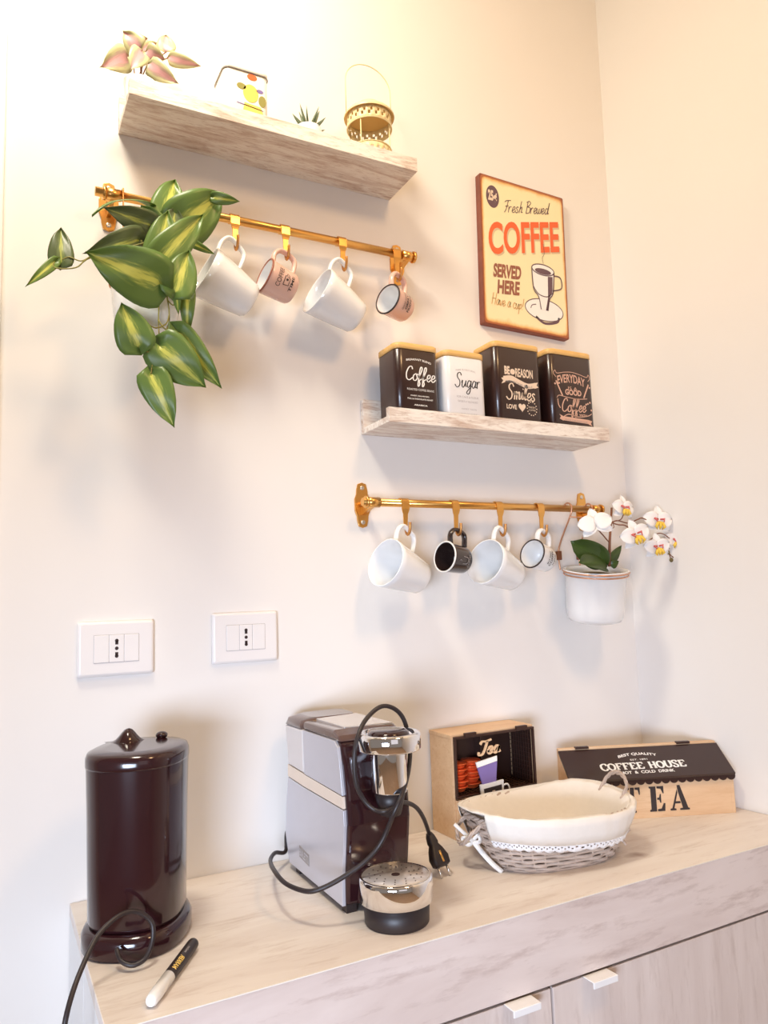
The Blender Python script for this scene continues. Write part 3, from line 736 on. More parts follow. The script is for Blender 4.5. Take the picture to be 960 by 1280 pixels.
# ------------------------------------------------------------------ leaves
def leaf(parent, base, tip, width, mat, nrm=None, curl=.12, fold=.18, lobe=.20, round_=1.0, name='leaf', K=12, J=8, droop=0.0, label=None, twist=0.0, pointy=1.0):
    base = Vector(base); tip = Vector(tip); ax = tip - base; L = ax.length; ax.normalize()
    n = Vector(nrm) if nrm else (CAM - base)
    n = (n - ax * n.dot(ax)).normalized(); side = ax.cross(n).normalized()
    vs = []; uv = []
    for i in range(K + 1):
        t = i / K
        wd = (2 * math.sqrt(max(0.0, (t * .985 + .01) * (1 - t * .985 - .01)))) if round_ > 1 else (max(0.0, math.sin(PI * min(1, t ** .56))) ** .66 if t < 1 else 0) * (1 - .30 * t * t * pointy)
        if t > .80 and round_ <= 1: wd *= 1 - ((t - .80) / .20) * .55
        for j in range(-J // 2, J // 2 + 1):
            s = j / (J / 2); ww = wd * width / 2
            al = t * L - lobe * L * (abs(s) ** 1.5) * max(0, 1 - t * 1.7)
            h = -fold * ww * abs(s) ** 1.4 * 0 + fold * ww * abs(s) + curl * L * (-(t - .35) ** 2) * 1.2 - droop * L * t * t
            h += .05 * width * math.sin(5 * t + 2.5 * s)
            tw = twist * t
            vs.append(base + ax * al + (side * math.cos(tw) + n * math.sin(tw)) * (s * ww) + n * h); uv.append((s, t))
    W = J + 1; fs = [(i * W + j, i * W + j + 1, (i + 1) * W + j + 1, (i + 1) * W + j) for i in range(K) for j in range(J)]
    mb = MB(); mb.add(vs, fs, True, uv)
    if parent and parent.type == 'EMPTY': mb.xf(parent.matrix_world.inverted() if False else Matrix.Translation(-parent.location))
    o = mb.build(name, mat, parent, label=label)
    so = o.modifiers.new('thickness', 'SOLIDIFY'); so.thickness = .0005; so.offset = 0
    return o

def pot(t, r1, r0, h, mat, lip=None, thick=.0025):
    prof = [(r0 * .9, 0), (r0, .003), (r0 + (r1 - r0) * .3, h * .3), (r1, h - .001), (r1 - thick / 2, h), (r1 - thick, h - .001), (r0 - thick, h * .4), (.0008, h * .4)]
    o = MB().lathe(prof, 44, cap1=False).build('pot', mat, t)
    MB().lathe([(r1 - thick - .0005, h * .84), (r1 * .5, h * .88), (.001, h * .90)], 30, cap0=True, cap1=True).build('soil', 'soil', t)
    return o

# pothos hanging at the left end of the upper rail
pc = Vector((.259, -.104, 1.738))
ph = thing('trailing_pothos', 'variegated trailing pothos in a white pot hanging from the left end of the upper rail', 'plant', pc)
pot(ph, .056, .048, .088, 'ceramic')
hk = MB()
for dx in (-.03, .03):
    hk.tube(smoothp([(dx, RY - pc.y + .009, ZU - pc.z - .004), (dx, RY - pc.y + .006, ZU - pc.z + .009), (dx, RY - pc.y - .008, ZU - pc.z + .009), (dx, RY - pc.y - .0105, ZU - pc.z - .004), (dx, .040, .14), (dx * .9, .050, .092)], 4), .0014, 6)
hk.tube([(.0570 * math.cos(2 * PI * i / 36), .0570 * math.sin(2 * PI * i / 36), .082) for i in range(36)], .0014, 6, closed=True)
hk.build('wire_hanger', 'brass_dark', ph)
Q = lambda X, Y: (20 + X / 3.2, 200 + Y / 3.2)
def pl(b, t_, wpx, yb, yt, mat='pothos', **k):
    B = at(*Q(*b), yb); T = at(*Q(*t_), yt)
    k.setdefault('nrm', None)
    return leaf(ph, B, T, wpx / 3.2 * 1.32 / FPX, mat, **k)
# (base, tip, width) read off the photo, with their own depths
pl((520, 165), (297, 160), 85, -.115, -.13, droop=.0, curl=.5, mat='pothos', nrm=(-.1, -.55, 1))
pl((600, 215), (638, 72), 130, -.115, -.10)
pl((650, 270), (838, 122), 195, -.12, -.14, curl=.3)
pl((790, 150), (895, 166), 50, -.135, -.15, curl=.1)
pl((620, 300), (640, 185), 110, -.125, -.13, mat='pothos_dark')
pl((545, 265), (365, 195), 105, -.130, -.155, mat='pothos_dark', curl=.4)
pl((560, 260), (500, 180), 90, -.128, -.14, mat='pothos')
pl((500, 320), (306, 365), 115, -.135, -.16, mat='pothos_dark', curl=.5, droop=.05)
pl((570, 395), (610, 195), 120, -.175, -.170)
pl((575, 400), (765, 202), 125, -.185, -.185, curl=.3)
pl((575, 495), (283, 368), 200, -.200, -.215, curl=.30, fold=.12)
pl((640, 525), (695, 355), 125, -.195, -.190)
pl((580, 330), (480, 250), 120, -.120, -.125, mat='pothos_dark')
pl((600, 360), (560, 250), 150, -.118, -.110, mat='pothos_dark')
pl((700, 330), (795, 377), 34, -.12, -.13, curl=.05)
pl((640, 520), (650, 615), 34, -.165, -.175, curl=.1)
pl((685, 515), (685, 692), 62, -.160, -.165, curl=.9)
pl((490, 745), (420, 567), 135, -.185, -.190, curl=.2, lobe=.2)
pl((648, 690), (823, 914), 105, -.175, -.178, mat='pothos', curl=.1)
pl((575, 745), (760, 910), 165, -.185, -.19, curl=.12, fold=.1, lobe=.2)
pl((540, 855), (632, 1068), 118, -.180, -.185, curl=.15, lobe=.15)
pl((180, 410), (180, 265), 88, -.13, -.12, mat='pothos_dark')
pl((158, 405), (48, 498), 40, -.135, -.15, curl=.3, mat='pothos')
st = MB()
def stem(pts, y0, y1, r=.0011):
    n = len(pts); q = smoothp([tuple(at(*Q(*p), y0 + (y1 - y0) * i / (n - 1)) - pc) for i, p in enumerate(pts)], 5)
    st.tube(q, r, 6)
stem([(585, 400), (575, 520), (570, 640), (572, 740), (550, 790), (540, 855)], -.15, -.18)
stem([(610, 440), (602, 520), (612, 600), (612, 650), (598, 690), (592, 735)], -.15, -.183)
stem([(570, 640), (595, 675), (648, 700)], -.165, -.176)
stem([(525, 655), (560, 672), (600, 655), (612, 620)], -.185, -.17)
stem([(490, 745), (530, 768), (570, 745)], -.184, -.178)
stem([(520, 330), (305, 388), (240, 430), (158, 432), (150, 410)], -.14, -.135)
stem([(300, 384), (260, 404), (212, 388), (185, 400)], -.14, -.13)
stem([(605, 560), (632, 580), (640, 520)], -.165, -.165)
for b_, y in (((600, 215), -.115), ((650, 270), -.12), ((545, 265), -.13), ((575, 400), -.155), ((575, 495), -.165), ((640, 525), -.17), ((500, 320), -.135)):
    a = at(*Q(*b_), y) - pc
    st.tube(smoothp([tuple(a), tuple(a * .5 + Vector((0, -.005, .055))), (random.uniform(-.02, .02), random.uniform(-.02, .02), .075)], 4), .0012, 6)
st.build('stems', 'stem_green', ph)

# orchid in white pot on the lower rail
oc = Vector((1.214, -.082, 1.236))
orc = thing('potted_orchid', 'white orchid in a white enamel pot hooked to the right end of the lower rail', 'plant', oc)
rp = .0700; hp_ = .112
OT = Matrix.Translation((0, 0, hp_)) @ Matrix.Rotation(math.radians(10), 4, 'X') @ Matrix.Rotation(math.radians(-3), 4, 'Y') @ Matrix.Translation((0, 0, -hp_))
prof = [(.048, 0), (.056, .003), (.0600, .010), (.0625, .03), (.0655, hp_ - .004), (rp + .001, hp_ - .001), (rp + .001, hp_ + .001), (.066, hp_ + .001), (.0625, hp_ - .006), (.059, .05), (.001, .05)]
MB().lathe(prof, 48, cap1=False).xf(OT).build('pot', 'enamel_white', orc)
MB().tube([((rp + .0005) * math.cos(2 * PI * i / 48), (rp + .0005) * math.sin(2 * PI * i / 48), hp_ - .003) for i in range(48)], .0018, 6, closed=True).xf(OT).build('rim', 'copper', orc, label='copper coloured rim')
MB().lathe([(.0620, hp_ - .014), (.03, hp_ - .008), (.001, hp_ - .006)], 30).xf(OT).build('soil', 'soil', orc)
hw = MB()
for hx in (1.176, 1.236):
    hw.tube(smoothp([(hx, RY + .014, ZL - .006), (hx, RY + .011, ZL + .008), (hx, RY, ZL + .0125), (hx, RY - .0105, ZL + .006), (hx, RY - .0105, ZL - .008), (hx - .001, RY - .004, ZL - .022), (hx - .003, -.022, ZL - .07), (hx - .004, -.012, ZL - .100), (hx - .002, -.013, 1.352)], 5), .0019, 8)
hw.tube([(1.172, RY - .008, ZL - .020), (1.240, RY - .008, ZL - .020)], .0016, 8)
hw.tube([oc + OT @ Vector((.0685 * math.cos(2 * PI * i / 40), .0685 * math.sin(2 * PI * i / 40), .102)) for i in range(40)], .0016, 6, closed=True)
ho = hw.build('pot_hanger', 'copper', None); tag(ho, 'copper wire hanger hooked over the lower rail, holding the orchid pot', 'hanger')
for hx in (1.172, 1.232):
    MB().box(hx - .005, hx + .005, -.018, -.008, 1.374, 1.394).build('rubber_foot', 'stem_brown', ho, bevel=.001)
Qo = lambda X, Y: (630 + X / 3.84, 600 + Y / 3.84)
def oat(X, Y, y): return at(*Qo(X, Y), y)
leaf(orc, oat(500, 405, -.090), oat(372, 325, -.125), .056, 'orchid_leaf', lobe=0, curl=.3, droop=.1, round_=2)
leaf(orc, oat(490, 412, -.100), oat(415, 318, -.11), .044, 'orchid_leaf', lobe=0, curl=.2, round_=2)
leaf(orc, oat(500, 415, -.105), oat(385, 380, -.15), .044, 'orchid_leaf', lobe=0, curl=.2, nrm=(-.2, -.9, .5), round_=2)
leaf(orc, oat(505, 400, -.085), oat(568, 308, -.06), .022, 'orchid_leaf', lobe=0, curl=.1)
leaf(orc, oat(510, 412, -.090), oat(552, 388, -.10), .020, 'orchid_leaf', lobe=0, curl=.2)
s1 = MB(); s1.tube([tuple(oat(505, 415, -.092) - oc), tuple(oat(507, 300, -.092) - oc), tuple(oat(517, 133, -.092) - oc)], [.0034, .0028, .0022], 8); s1.build('main_stem', 'stem_brown', orc)
s2 = MB()
def os_(pts, y0, y1, r=.0014):
    n = len(pts); s2.tube(smoothp([tuple(oat(*p, y0 + (y1 - y0) * i / (n - 1)) - oc) for i, p in enumerate(pts)], 5), r, 6)
os_([(510, 215), (540, 195), (598, 207), (640, 190), (668, 184), (720, 215)], -.092, -.11)
os_([(515, 205), (550, 215), (585, 220), (640, 262)], -.092, -.12)
os_([(640, 262), (700, 285), (735, 258), (770, 262), (815, 300)], -.12, -.12, .0012)
os_([(735, 258), (740, 320)], -.12, -.125, .0012)
os_([(505, 300), (478, 268), (440, 225)], -.092, -.11)
os_([(575, 160), (560, 190), (520, 200)], -.10, -.092, .0012)
os_([(770, 330), (790, 350), (815, 372), (855, 377)], -.12, -.12, .0012)
os_([(790, 350), (803, 383)], -.12, -.12, .0010)
os_([(815, 300), (780, 345)], -.115, -.12, .0010)
os_([(511, 215), (518, 232), (528, 225), (524, 212)], -.094, -.094, .0008)
s2.build('flower_stalk', 'stem_brown', orc)
bd = MB()
for X_, Y_, r in ((788, 348, .0042), (803, 384, .0045), (855, 377, .0045), (835, 342, .0042), (826, 384, .0025)):
    bd.sphere(tuple(oat(X_, Y_, -.12) - oc), r, (1, 1, 1.15), 10, 6)
bd.build('buds', 'bud', orc)
def bloom(X_, Y_, y, R_, dirv, spin=0.0, lip=True):
    R_ *= 1.25
    c = oat(X_, Y_, y) - oc
    n = Vector(dirv).normalized(); a = Vector((0, 0, 1)); a = (a - n * a.dot(n)).normalized(); b = a.cross(n)
    def pt(u, v, h): return c + (b * math.cos(spin) + a * math.sin(spin)) * u + (-b * math.sin(spin) + a * math.cos(spin)) * v + n * h
    mb = MB()
    for ang, ln, wd, lay in ((90, 1.0, .62, -.002), (210, .95, .60, -.002), (330, .95, .60, -.002), (15, .98, .98, .001), (165, .98, .98, .001)):
        ar = math.radians(ang); ca, sa = math.cos(ar), math.sin(ar); K = 7; J = 6; vs = []
        for i in range(K + 1):
            t_ = i / K; w_ = math.sin(PI * min(1, .08 + .92 * t_ ** .8)) ** .6 * wd * R_ / 2 if t_ < 1 else .0006
            for j in range(-3, 4):
                s_ = j / 3
                u0 = t_ * ln * R_; v0 = s_ * w_
                vs.append(pt(u0 * ca - v0 * sa, u0 * sa + v0 * ca, lay + .10 * R_ * math.sin(PI * t_) + .08 * R_ * (s_ * s_) * t_ - .12 * R_ * t_ * t_))
        mb.add(vs, [(i * 7 + j, i * 7 + j + 1, (i + 1) * 7 + j + 1, (i + 1) * 7 + j) for i in range(K) for j in range(J)], True)
    f = mb.build('blossom', 'petal', orc); so = f.modifiers.new('thickness', 'SOLIDIFY'); so.thickness = .0004
    if lip:
        l1 = MB()
        for s_ in (-1, 0, 1):
            l1.tube([pt(0, 0, .003), pt(s_ * .16 * R_, -.14 * R_, .3 * R_), pt(s_ * .26 * R_, -.34 * R_, .32 * R_), pt(s_ * .14 * R_, -.5 * R_, .2 * R_)], [.0016, .0036, .0036, .0008], 8)
        l1.build('lip', 'lip_yellow', f)
        l2 = MB()
        for s_ in (-1, 1):
            l2.tube([pt(s_ * .06 * R_, .12 * R_, .16 * R_), pt(s_ * .30 * R_, .14 * R_, .22 * R_), pt(s_ * .2 * R_, -.05 * R_, .36 * R_)], [.0018, .0026, .0012], 8)
        l2.build('throat', 'lip_red', f)
bloom(440, 215, -.115, .032, (-.6, -.9, .25), .2, lip=False)
bloom(572, 140, -.10, .027, (.0, -1, .1), -.1)
bloom(632, 268, -.13, .031, (-.3, -1, -.0), .3)
bloom(738, 200, -.115, .031, (-.3, -1, .05), -.1)
bloom(735, 325, -.13, .027, (-.3, -1, -.1), .1)
bloom(820, 300, -.12, .025, (-.1, -1, .05), -.3)

# ------------------------------------------------------------------ top shelf objects
# red-leaved plant
rc = Vector((.256, -.062, TS))
rpnt = thing('red_leaf_plant', 'pink and green artificial plant at the left end of the high ledge', 'plant', rc)
pot(rpnt, .030, .022, .050, 'ceramic')
Qr = lambda X, Y: (120 + X / 7.385, 30 + Y / 7.385)
def rl(b, t_, wpx, yb=-.06, yt=-.07, **k): return leaf(rpnt, at(*Qr(*b), yb), at(*Qr(*t_), yt), wpx / 7.385 * 1.7 / FPX, 'redleaf', K=10, J=6, lobe=.05, **k)
rl((300, 300), (62, 388), 190, -.08, -.10, curl=.2)
rl((410, 240), (245, 60), 170, -.06, -.06)
rl((430, 250), (325, 412), 150, -.075, -.09)
rl((430, 240), (572, 170), 90, -.055, -.05)
rl((650, 255), (648, 92), 140, -.06, -.055, pointy=.2)
rl((665, 310), (962, 388), 110, -.06, -.08, curl=.3)
rl((460, 260), (640, 330), 150, -.07, -.08)
rl((480, 370), (752, 545), 150, -.08, -.10, curl=.15)
rl((380, 180), (480, 130), 100, -.05, -.05)
rs = MB()
for X_, Y_ in ((300, 300), (410, 240), (430, 250), (650, 255), (665, 310), (460, 260), (480, 370)):
    a = at(*Qr(X_, Y_), -.065) - rc
    rs.tube(smoothp([(random.uniform(-.012, .012), random.uniform(-.01, .01), .042), tuple(a * .6 + Vector((0, 0, .025))), tuple(a)], 4), .0011, 6)
rs.build('stems', 'stem_brown', rpnt)
# tin box
tb = thing('keepsake_tin', 'cream tin box with a small colourful print on the high ledge', 'tin', (.4365, -.0625, TS), group=None)
W_, D_, H_ = .083, .070, .118
MB().loft([[(u, v, z) for u, v in rrect(W_ - 2 * s, D_ - 2 * s, .012, 6)] for s, z in ((.001, 0), (0, .001), (0, H_ - .004))]).build('body', 'tin_cream', tb)
MB().loft([[(u, v, z) for u, v in rrect(W_ + .002 - 2 * s, D_ + .002 - 2 * s, .013, 6)] for s, z in ((.0, H_ - .010), (0, H_ - .002), (.003, H_))]).build('lid', 'tin_cream', tb)
MB().tube([(u, v, H_ - .010) for u, v in rrect(W_ + .003, D_ + .003, .0135, 6)], .0009, 6, closed=True).build('lid_edge', 'ink_grey', tb)
fn = lambda u, v, d: (u, -D_ / 2 - d, v)
for nm, mt, polys in (
    ('printed_cap', 'ink_orange', [el(.006, .094, .0065, .005, 16)]),
    ('printed_figure', 'ink_gold', [el(.004, .068, .010, .014, 18), [(-.006, .040), (.020, .040), (.017, .050), (-.004, .052)], el(.000, .030, .012, .0045, 16), el(.014, .030, .010, .0045, 16)]),
    ('printed_leaves', 'stem_green', [el(-.008, .076, .006, .005, 14), el(.019, .060, .005, .009, 14)]),
    ('printed_ribbon', 'purple', [[(-.014, .050), (.020, .046), (.020, .0445), (-.014, .0485)], el(.016, .075, .0045, .003, 12)])):
    m = MB()
    for p_ in polys: m.prism([(.007 + (a - .004) * 1.45, .060 + (b - .062) * 1.25) for a, b in p_], fn, .0001, .0004 + .0001 * len(nm) / 10)
    m.build(nm, mt, tb)
# succulent
su = thing('small_succulent', 'little spiky succulent in a round white pot on the high ledge', 'plant', (.571, -.060, TS))
MB().lathe([(.018, 0), (.025, .008), (.030, .025), (.0285, .045), (.025, .056), (.023, .056), (.024, .040), (.001, .038)], 30, cap1=False).build('pot', 'ceramic', su)
MB().lathe([(.0235, .046), (.001, .050)], 20).build('soil', 'soil', su)
for k in range(15):
    a = k * 2.4; el_ = .25 + .95 * (k / 15)
    dr = Vector((math.cos(a) * math.cos(el_), math.sin(a) * math.cos(el_), math.sin(el_))); L_ = .036 + .014 * (k / 15)
    b_ = Vector((0, 0, .050)); q = [b_ + dr * (L_ * t_) + Vector((0, 0, .006 * t_ * t_)) for t_ in (0, .25, .55, .8, 1)]
    MB().tube(q, [.003, .0048, .0042, .0024, .0003], 6, flat=.5).build('leaf', 'succulent', su)
# lantern
la = thing('metal_lantern', 'cream metal lantern with pierced bands and tall wire handle on the high ledge', 'lantern', (.704, -.062, TS))
def pierced(mb, r, z0, z1, seg=60, pat=0, rows=4):
    dz = (z1 - z0) / rows; vs = []; fs = []
    for i in range(rows + 1):
        for j in range(seg): vs.append((r * math.cos(2 * PI * j / seg), r * math.sin(2 * PI * j / seg), z0 + dz * i))
    for i in range(rows):
        for j in range(seg):
            hole = (i in (1, 2)) and ((j + i * 2) % 3 == 0)
            if not hole: fs.append((i * seg + j, i * seg + (j + 1) % seg, (i + 1) * seg + (j + 1) % seg, (i + 1) * seg + j))
    mb.add(vs, fs, True); return mb
b_ = MB(); b_.lathe([(.001, .002), (.040, .002), (.042, .004)], 40, cap0=False, cap1=False); pierced(b_, .0425, .004, .042); o = b_.build('base_cup', 'cream_metal', la)
so = o.modifiers.new('thickness', 'SOLIDIFY'); so.thickness = .001
for k in range(4):
    r_ = MB(); a = PI / 4 + k * PI / 2 - .1; r_.tube([(.043 * math.cos(a), .043 * math.sin(a), .002), (.043 * math.cos(a), .043 * math.sin(a), .096)], .0013, 6)
    r_.build('post', 'cream_metal', la)
b_ = MB(); pierced(b_, .0450, .090, .118); o = b_.build('upper_band', 'cream_metal', la); so = o.modifiers.new('thickness', 'SOLIDIFY'); so.thickness = .001
for z_, r2 in ((.090, .0452), (.042, .0428)):
    MB().tube([(r2 * math.cos(2 * PI * i / 40), r2 * math.sin(2 * PI * i / 40), z_) for i in range(40)], .0012, 6, closed=True).build('rim', 'cream_metal', la)
MB().lathe([(.051, .114), (.0515, .117), (.046, .124), (.034, .130), (.027, .133), (.027, .140), (.020, .145), (.001, .146)], 40, cap0=False).build('roof', 'cream_metal', la)
MB().lathe([(.0505, .1145), (.030, .122), (.001, .124)], 40, cap0=False, cap1=False).build('roof_lining', 'cream_metal_in', la, label='ochre underside of the roof')
hpts = [(-.051, 0, .116)] + [(.051 * -math.cos(PI * i / 20), 0, .185 + .047 * math.sin(PI * i / 20)) for i in range(21)] + [(.051, 0, .116)]
MB().tube(hpts, .0011, 6).build('handle', 'cream_metal', la)

# ------------------------------------------------------------------ kettle
kc = Vector((.236, -.180, ZT)); KR = math.radians(62)
kt = thing('electric_kettle', 'tall glossy black electric kettle standing at the left end of the sideboard', 'kettle', kc)
def kr(a, b, z, cx=0, cy=0, n=2.4): return [(x, y, z) for x, y in sell(a, b, n, 56, cx, cy, KR)]
MB().loft([kr(.078, .066, 0), kr(.081, .069, .004), kr(.081, .069, .022), kr(.078, .066, .028), kr(.070, .060, .031)]).build('power_base', 'black', kt)
MB().loft([kr(.069, .060, .031), kr(.072, .062, .036), kr(.073, .0630, .10), kr(.074, .0645, .18), kr(.076, .066, .236)], cap1=False).build('jug', 'black', kt)
MB().loft([kr(.0765, .0665, .236), kr(.077, .067, .2385), kr(.0768, .0668, .248), kr(.0745, .0645, .2540), kr(.068, .058, .2565), kr(.050, .042, .2575)]).build('lid', 'black', kt, label='slightly domed glossy lid')
# spout ridge rising at the back of the lid
sp_ = MB(); rr = []
for i in range(15):
    t_ = i / 14; x_ = -.028 + .056 * t_; hh = .0205 * math.exp(-((t_ - .5) / .24) ** 2)
    rr.append([Vector((x_, -.016, .256)), Vector((x_, -.010, .256 + hh)), Vector((x_, .004, .256 + hh * .9)), Vector((x_, .022, .256))])
sp_.loft(rr, closed=False, cap0=False, cap1=False); sp_.loft([[r[0] for r in rr], [r[3] for r in rr]], closed=False, cap0=False, cap1=False)
sp_.xf(Matrix.Translation((-.008, .045, 0)) @ Matrix.Rotation(.1, 4, 'Z')); o = sp_.build('spout_ridge', 'black', kt)
MB().sphere((.040, .040, .261), .009, (1, 1, .6)).build('lid_button', 'black', kt)
hd = smoothp([(.040, .030, .242), (.058, .042, .236), (.066, .046, .21), (.066, .046, .12), (.058, .042, .085), (.045, .034, .078)], 6)
MB().tube(hd, .0085, 12, flat=1.3).build('handle', 'black', kt)
ck = MB()
def ky(u, v, y): return tuple(at(u, v, y) - kc)
cpts = [ky(146, 1186, -.262), ky(150, 1199, -.272), ky(158, 1205, -.280), ky(169, 1206, -.284), ky(183, 1196, -.282), ky(191, 1173, -.276), ky(189, 1152, -.272), ky(173, 1140, -.272), ky(156, 1141, -.276), ky(139, 1152, -.284), ky(120, 1173, -.295), ky(104, 1206, -.315), ky(91, 1240, -.335), ky(81, 1280, -.35), ky(76, 1330, -.352), ky(74, 1400, -.352)]
ce = Vector(cpts[-1]); cpts += [(ce.x, ce.y + .005, -.55), (ce.x - .01, ce.y + .02, -.80), (ce.x - .03, ce.y + .06, -.845), (ce.x - .05, ce.y + .20, -.8465)]
ck.tube(smoothp(cpts, 6), .0031, 8); ck.build('power_cord', 'black_matt', kt)

# ------------------------------------------------------------------ marker pen
pa, pb = Vector((.293, -.262, .858)), Vector((.214, -.386, .858))
ax = (pb - pa); L_ = ax.length; ax.normalize()
sd = ax.cross(Vector((0, 0, 1))); Rp = Matrix((sd, Vector((0, 0, 1)), -ax)).transposed()   # local z runs from cap tip to barrel end
pen = thing('marker_pen', 'black marker pen with white cap lying in front of the kettle', 'marker', pb, Rp)
MB().lathe([(.0045, L_), (.0072, L_ - .002), (.0076, L_ - .006), (.0076, L_ * .42), (.0070, L_ * .40), (.0070, L_ * .36)], 24).build('barrel', 'black_matt', pen)
MB().lathe([(.0045, 0), (.0055, .001), (.0070, .004), (.0078, .020), (.0080, L_ * .385), (.0070, L_ * .39)], 24).build('cap', 'enamel_white', pen, label='white cap')
m = MB(); fn = lambda u, v, d: ((.0077 + d) * math.cos(math.pi / 2 - v / .0077), (.0077 + d) * math.sin(math.pi / 2 - v / .0077), L_ - .012 - u)
fn = lambda u, v, d: ((.0077 + d) * math.cos(2.1 + v / .0077), (.0077 + d) * math.sin(2.1 + v / .0077), L_ * .44 + u)
text(m, 'MARKER', 0, -.003, .032, .006, fn, bold=.02); m.build('printed_text', 'ink_gold', pen)
m = MB(); text(m, 'medium', .040, -.002, .016, .003, fn, bold=.0); m.build('small_print', 'ink_lightgrey', pen)

# ------------------------------------------------------------------ coffee machine
mc = Vector((.562, -.17, ZT)); cm = thing('coffee_machine', 'silver and black capsule coffee machine with chrome drip tray, centre of the sideboard', 'coffee machine', mc)
T = lambda mb: mb.xf(Matrix.Translation(-mc))
MX0, MX1 = .508, .615
side = [(-.050, .860), (-.034, .900), (-.040, .955), (-.050, 1.00), (-.044, 1.09), (-.255, 1.094), (-.268, 1.090), (-.277, 1.06), (-.285, 1.01), (-.287, .975), (-.281, .935), (-.275, .90), (-.272, .860)]
core = [(y + (.004 if y > -.1 else 0), z) for y, z in side]
xz = lambda u, v, d: (d, u, v)
T(MB().prism(core, xz, MX0 + .003, MX1)).build('body', 'black', cm, bevel=.006, bseg=3)
# silver side panel, upper and lower pieces with band between
def yl(z):  # front edge of the side at height z
    pts = [(.860, -.268), (.90, -.2695), (.935, -.275), (.975, -.281), (1.01, -.279), (1.06, -.2705), (1.084, -.264), (1.092, -.252)]
    for (a, b), (c, d) in zip(pts, pts[1:]):
        if a <= z <= c: return b + (d - b) * (z - a) / (c - a)
    return pts[-1][1]
zz = [.860, .88, .90, .92, .935, .955, .975, .990]
low = [(yl(z), z) for z in zz] + [(yl(.997), .997), (-.12, .999), (-.052, 1.002), (-.050, .998), (-.040, .955), (-.034, .905), (-.050, .861)]
T(MB().prism(low, xz, MX0 - .0015, MX0 + .004)).build('side_panel', 'silver_panel', cm, bevel=.0006, label='lower silver side panel')
up = [(yl(z), z) for z in (1.017, 1.03, 1.045, 1.06, 1.075, 1.084, 1.092)] + [(-.125, 1.0905), (-.128, 1.021)]
T(MB().prism(up, xz, MX0 - .0015, MX0 + .004)).build('side_panel', 'silver_panel', cm, bevel=.0006, label='upper silver side panel')
bd_ = [(yl(1.0) + .001, .9985), (yl(1.015) + .001, 1.0155), (-.127, 1.020), (-.050, 1.023), (-.050, 1.0035), (-.12, 1.0005)]
T(MB().prism(bd_, xz, MX0 - .001, MX0 + .004)).build('side_band', 'beige', cm)
tk = [(-.124, 1.021), (-.052, 1.024), (-.040, 1.089), (-.122, 1.0905)]
T(MB().prism(tk, xz, MX0 - .0012, MX0 + .02)).build('water_tank', 'tank', cm, bevel=.003, label='clear water tank')
T(MB().box(MX0 + .02, MX1 - .008, -.12, -.046, 1.022, 1.088)).build('tank_back', 'beige', cm)
# top: brown lid at the back, silver plate, dark bevelled front
T(MB().loft([[(u, v, 1.0905) for u, v in rrect(.109, .088, .012, 5, (MX0 + MX1) / 2, -.078)], [(u, v, 1.102) for u, v in rrect(.104, .084, .016, 5, (MX0 + MX1) / 2, -.080)], [(u, v, 1.108) for u, v in rrect(.080, .070, .016, 5, (MX0 + MX1) / 2 + .006, -.084)]])).build('tank_lid', 'brown_gloss', cm)
T(MB().prism([(-.120, 1.091), (-.120, 1.1035), (-.245, 1.1065), (-.262, 1.100), (-.268, 1.091)], xz, MX0 + .001, MX1 - .001)).build('top_housing', 'brown_gloss', cm, bevel=.004)
T(MB().add([(MX0 + .022, -.128, 1.1075), (MX1 - .006, -.118, 1.1075), (MX1 - .006, -.250, 1.1085), (MX0 + .022, -.240, 1.1085), (MX0 + .022, -.128, 1.103), (MX1 - .006, -.118, 1.103), (MX1 - .006, -.250, 1.103), (MX0 + .022, -.240, 1.103)],
   [(0, 1, 2, 3), (4, 7, 6, 5), (0, 4, 5, 1), (1, 5, 6, 2), (2, 6, 7, 3), (3, 7, 4, 0)])).build('top_plate', 'silver_top', cm, bevel=.001)
for fy in (-.075, -.262):
    T(MB().box(MX0 + .004, MX0 + .02, fy - .008, fy + .008, ZT, ZT + .012)).build('foot', 'black_matt', cm)
    T(MB().box(MX1 - .02, MX1 - .004, fy - .008, fy + .008, ZT, ZT + .012)).build('foot', 'black_matt', cm)
# nameplate with lettering
fnm = lambda u, v, d: (MX0 - .0015 - d, -.130 - u, .893 + v - .12 * u)
o = T(MB().prism([(0, 0), (.042, 0), (.042, -.018), (0, -.018)], lambda u, v, d: (MX0 - .0015 - d, -.100 - u, .902 + v - .10 * u), 0, .0006)).build('nameplate', 'ink_grey', cm)
m = MB(); text(m, 'BIALETTI', .002, -.015, .038, .012, lambda u, v, d: (MX0 - .0021 - d, -.100 - u, .902 + v - .10 * u), .0003, bold=.02); T(m).build('lettering', 'silver_panel', o)
# brew head
hc = (.567, -.313)
prof = [(.0250, 1.022), (.0262, 1.024), (.0265, 1.078), (.0265, 1.084)]
T(MB().lathe(prof, 40, (hc[0], hc[1], 0))).build('brew_cylinder', 'chrome', cm)
T(MB().lathe([(.020, 1.0815), (.0450, 1.0815), (.0470, 1.084), (.0470, 1.103), (.0450, 1.1065), (.0400, 1.1065), (.0370, 1.100), (.0300, 1.0985)], 48, (hc[0] + .001, hc[1], 0))).build('head_ring', 'chrome', cm)
T(MB().lathe([(.031, 1.098), (.030, 1.106), (.026, 1.109), (.001, 1.1095)], 36, (hc[0] + .001, hc[1], 0))).build('head_button', 'black', cm)
T(MB().lathe([(.0100, .988), (.0150, .990), (.0195, 1.006), (.0235, 1.022)], 30, (hc[0], hc[1], 0))).build('spout', 'black_matt', cm)
T(MB().box(.545, .590, -.305, -.262, 1.035, 1.098)).build('head_neck', 'black', cm, bevel=.006)
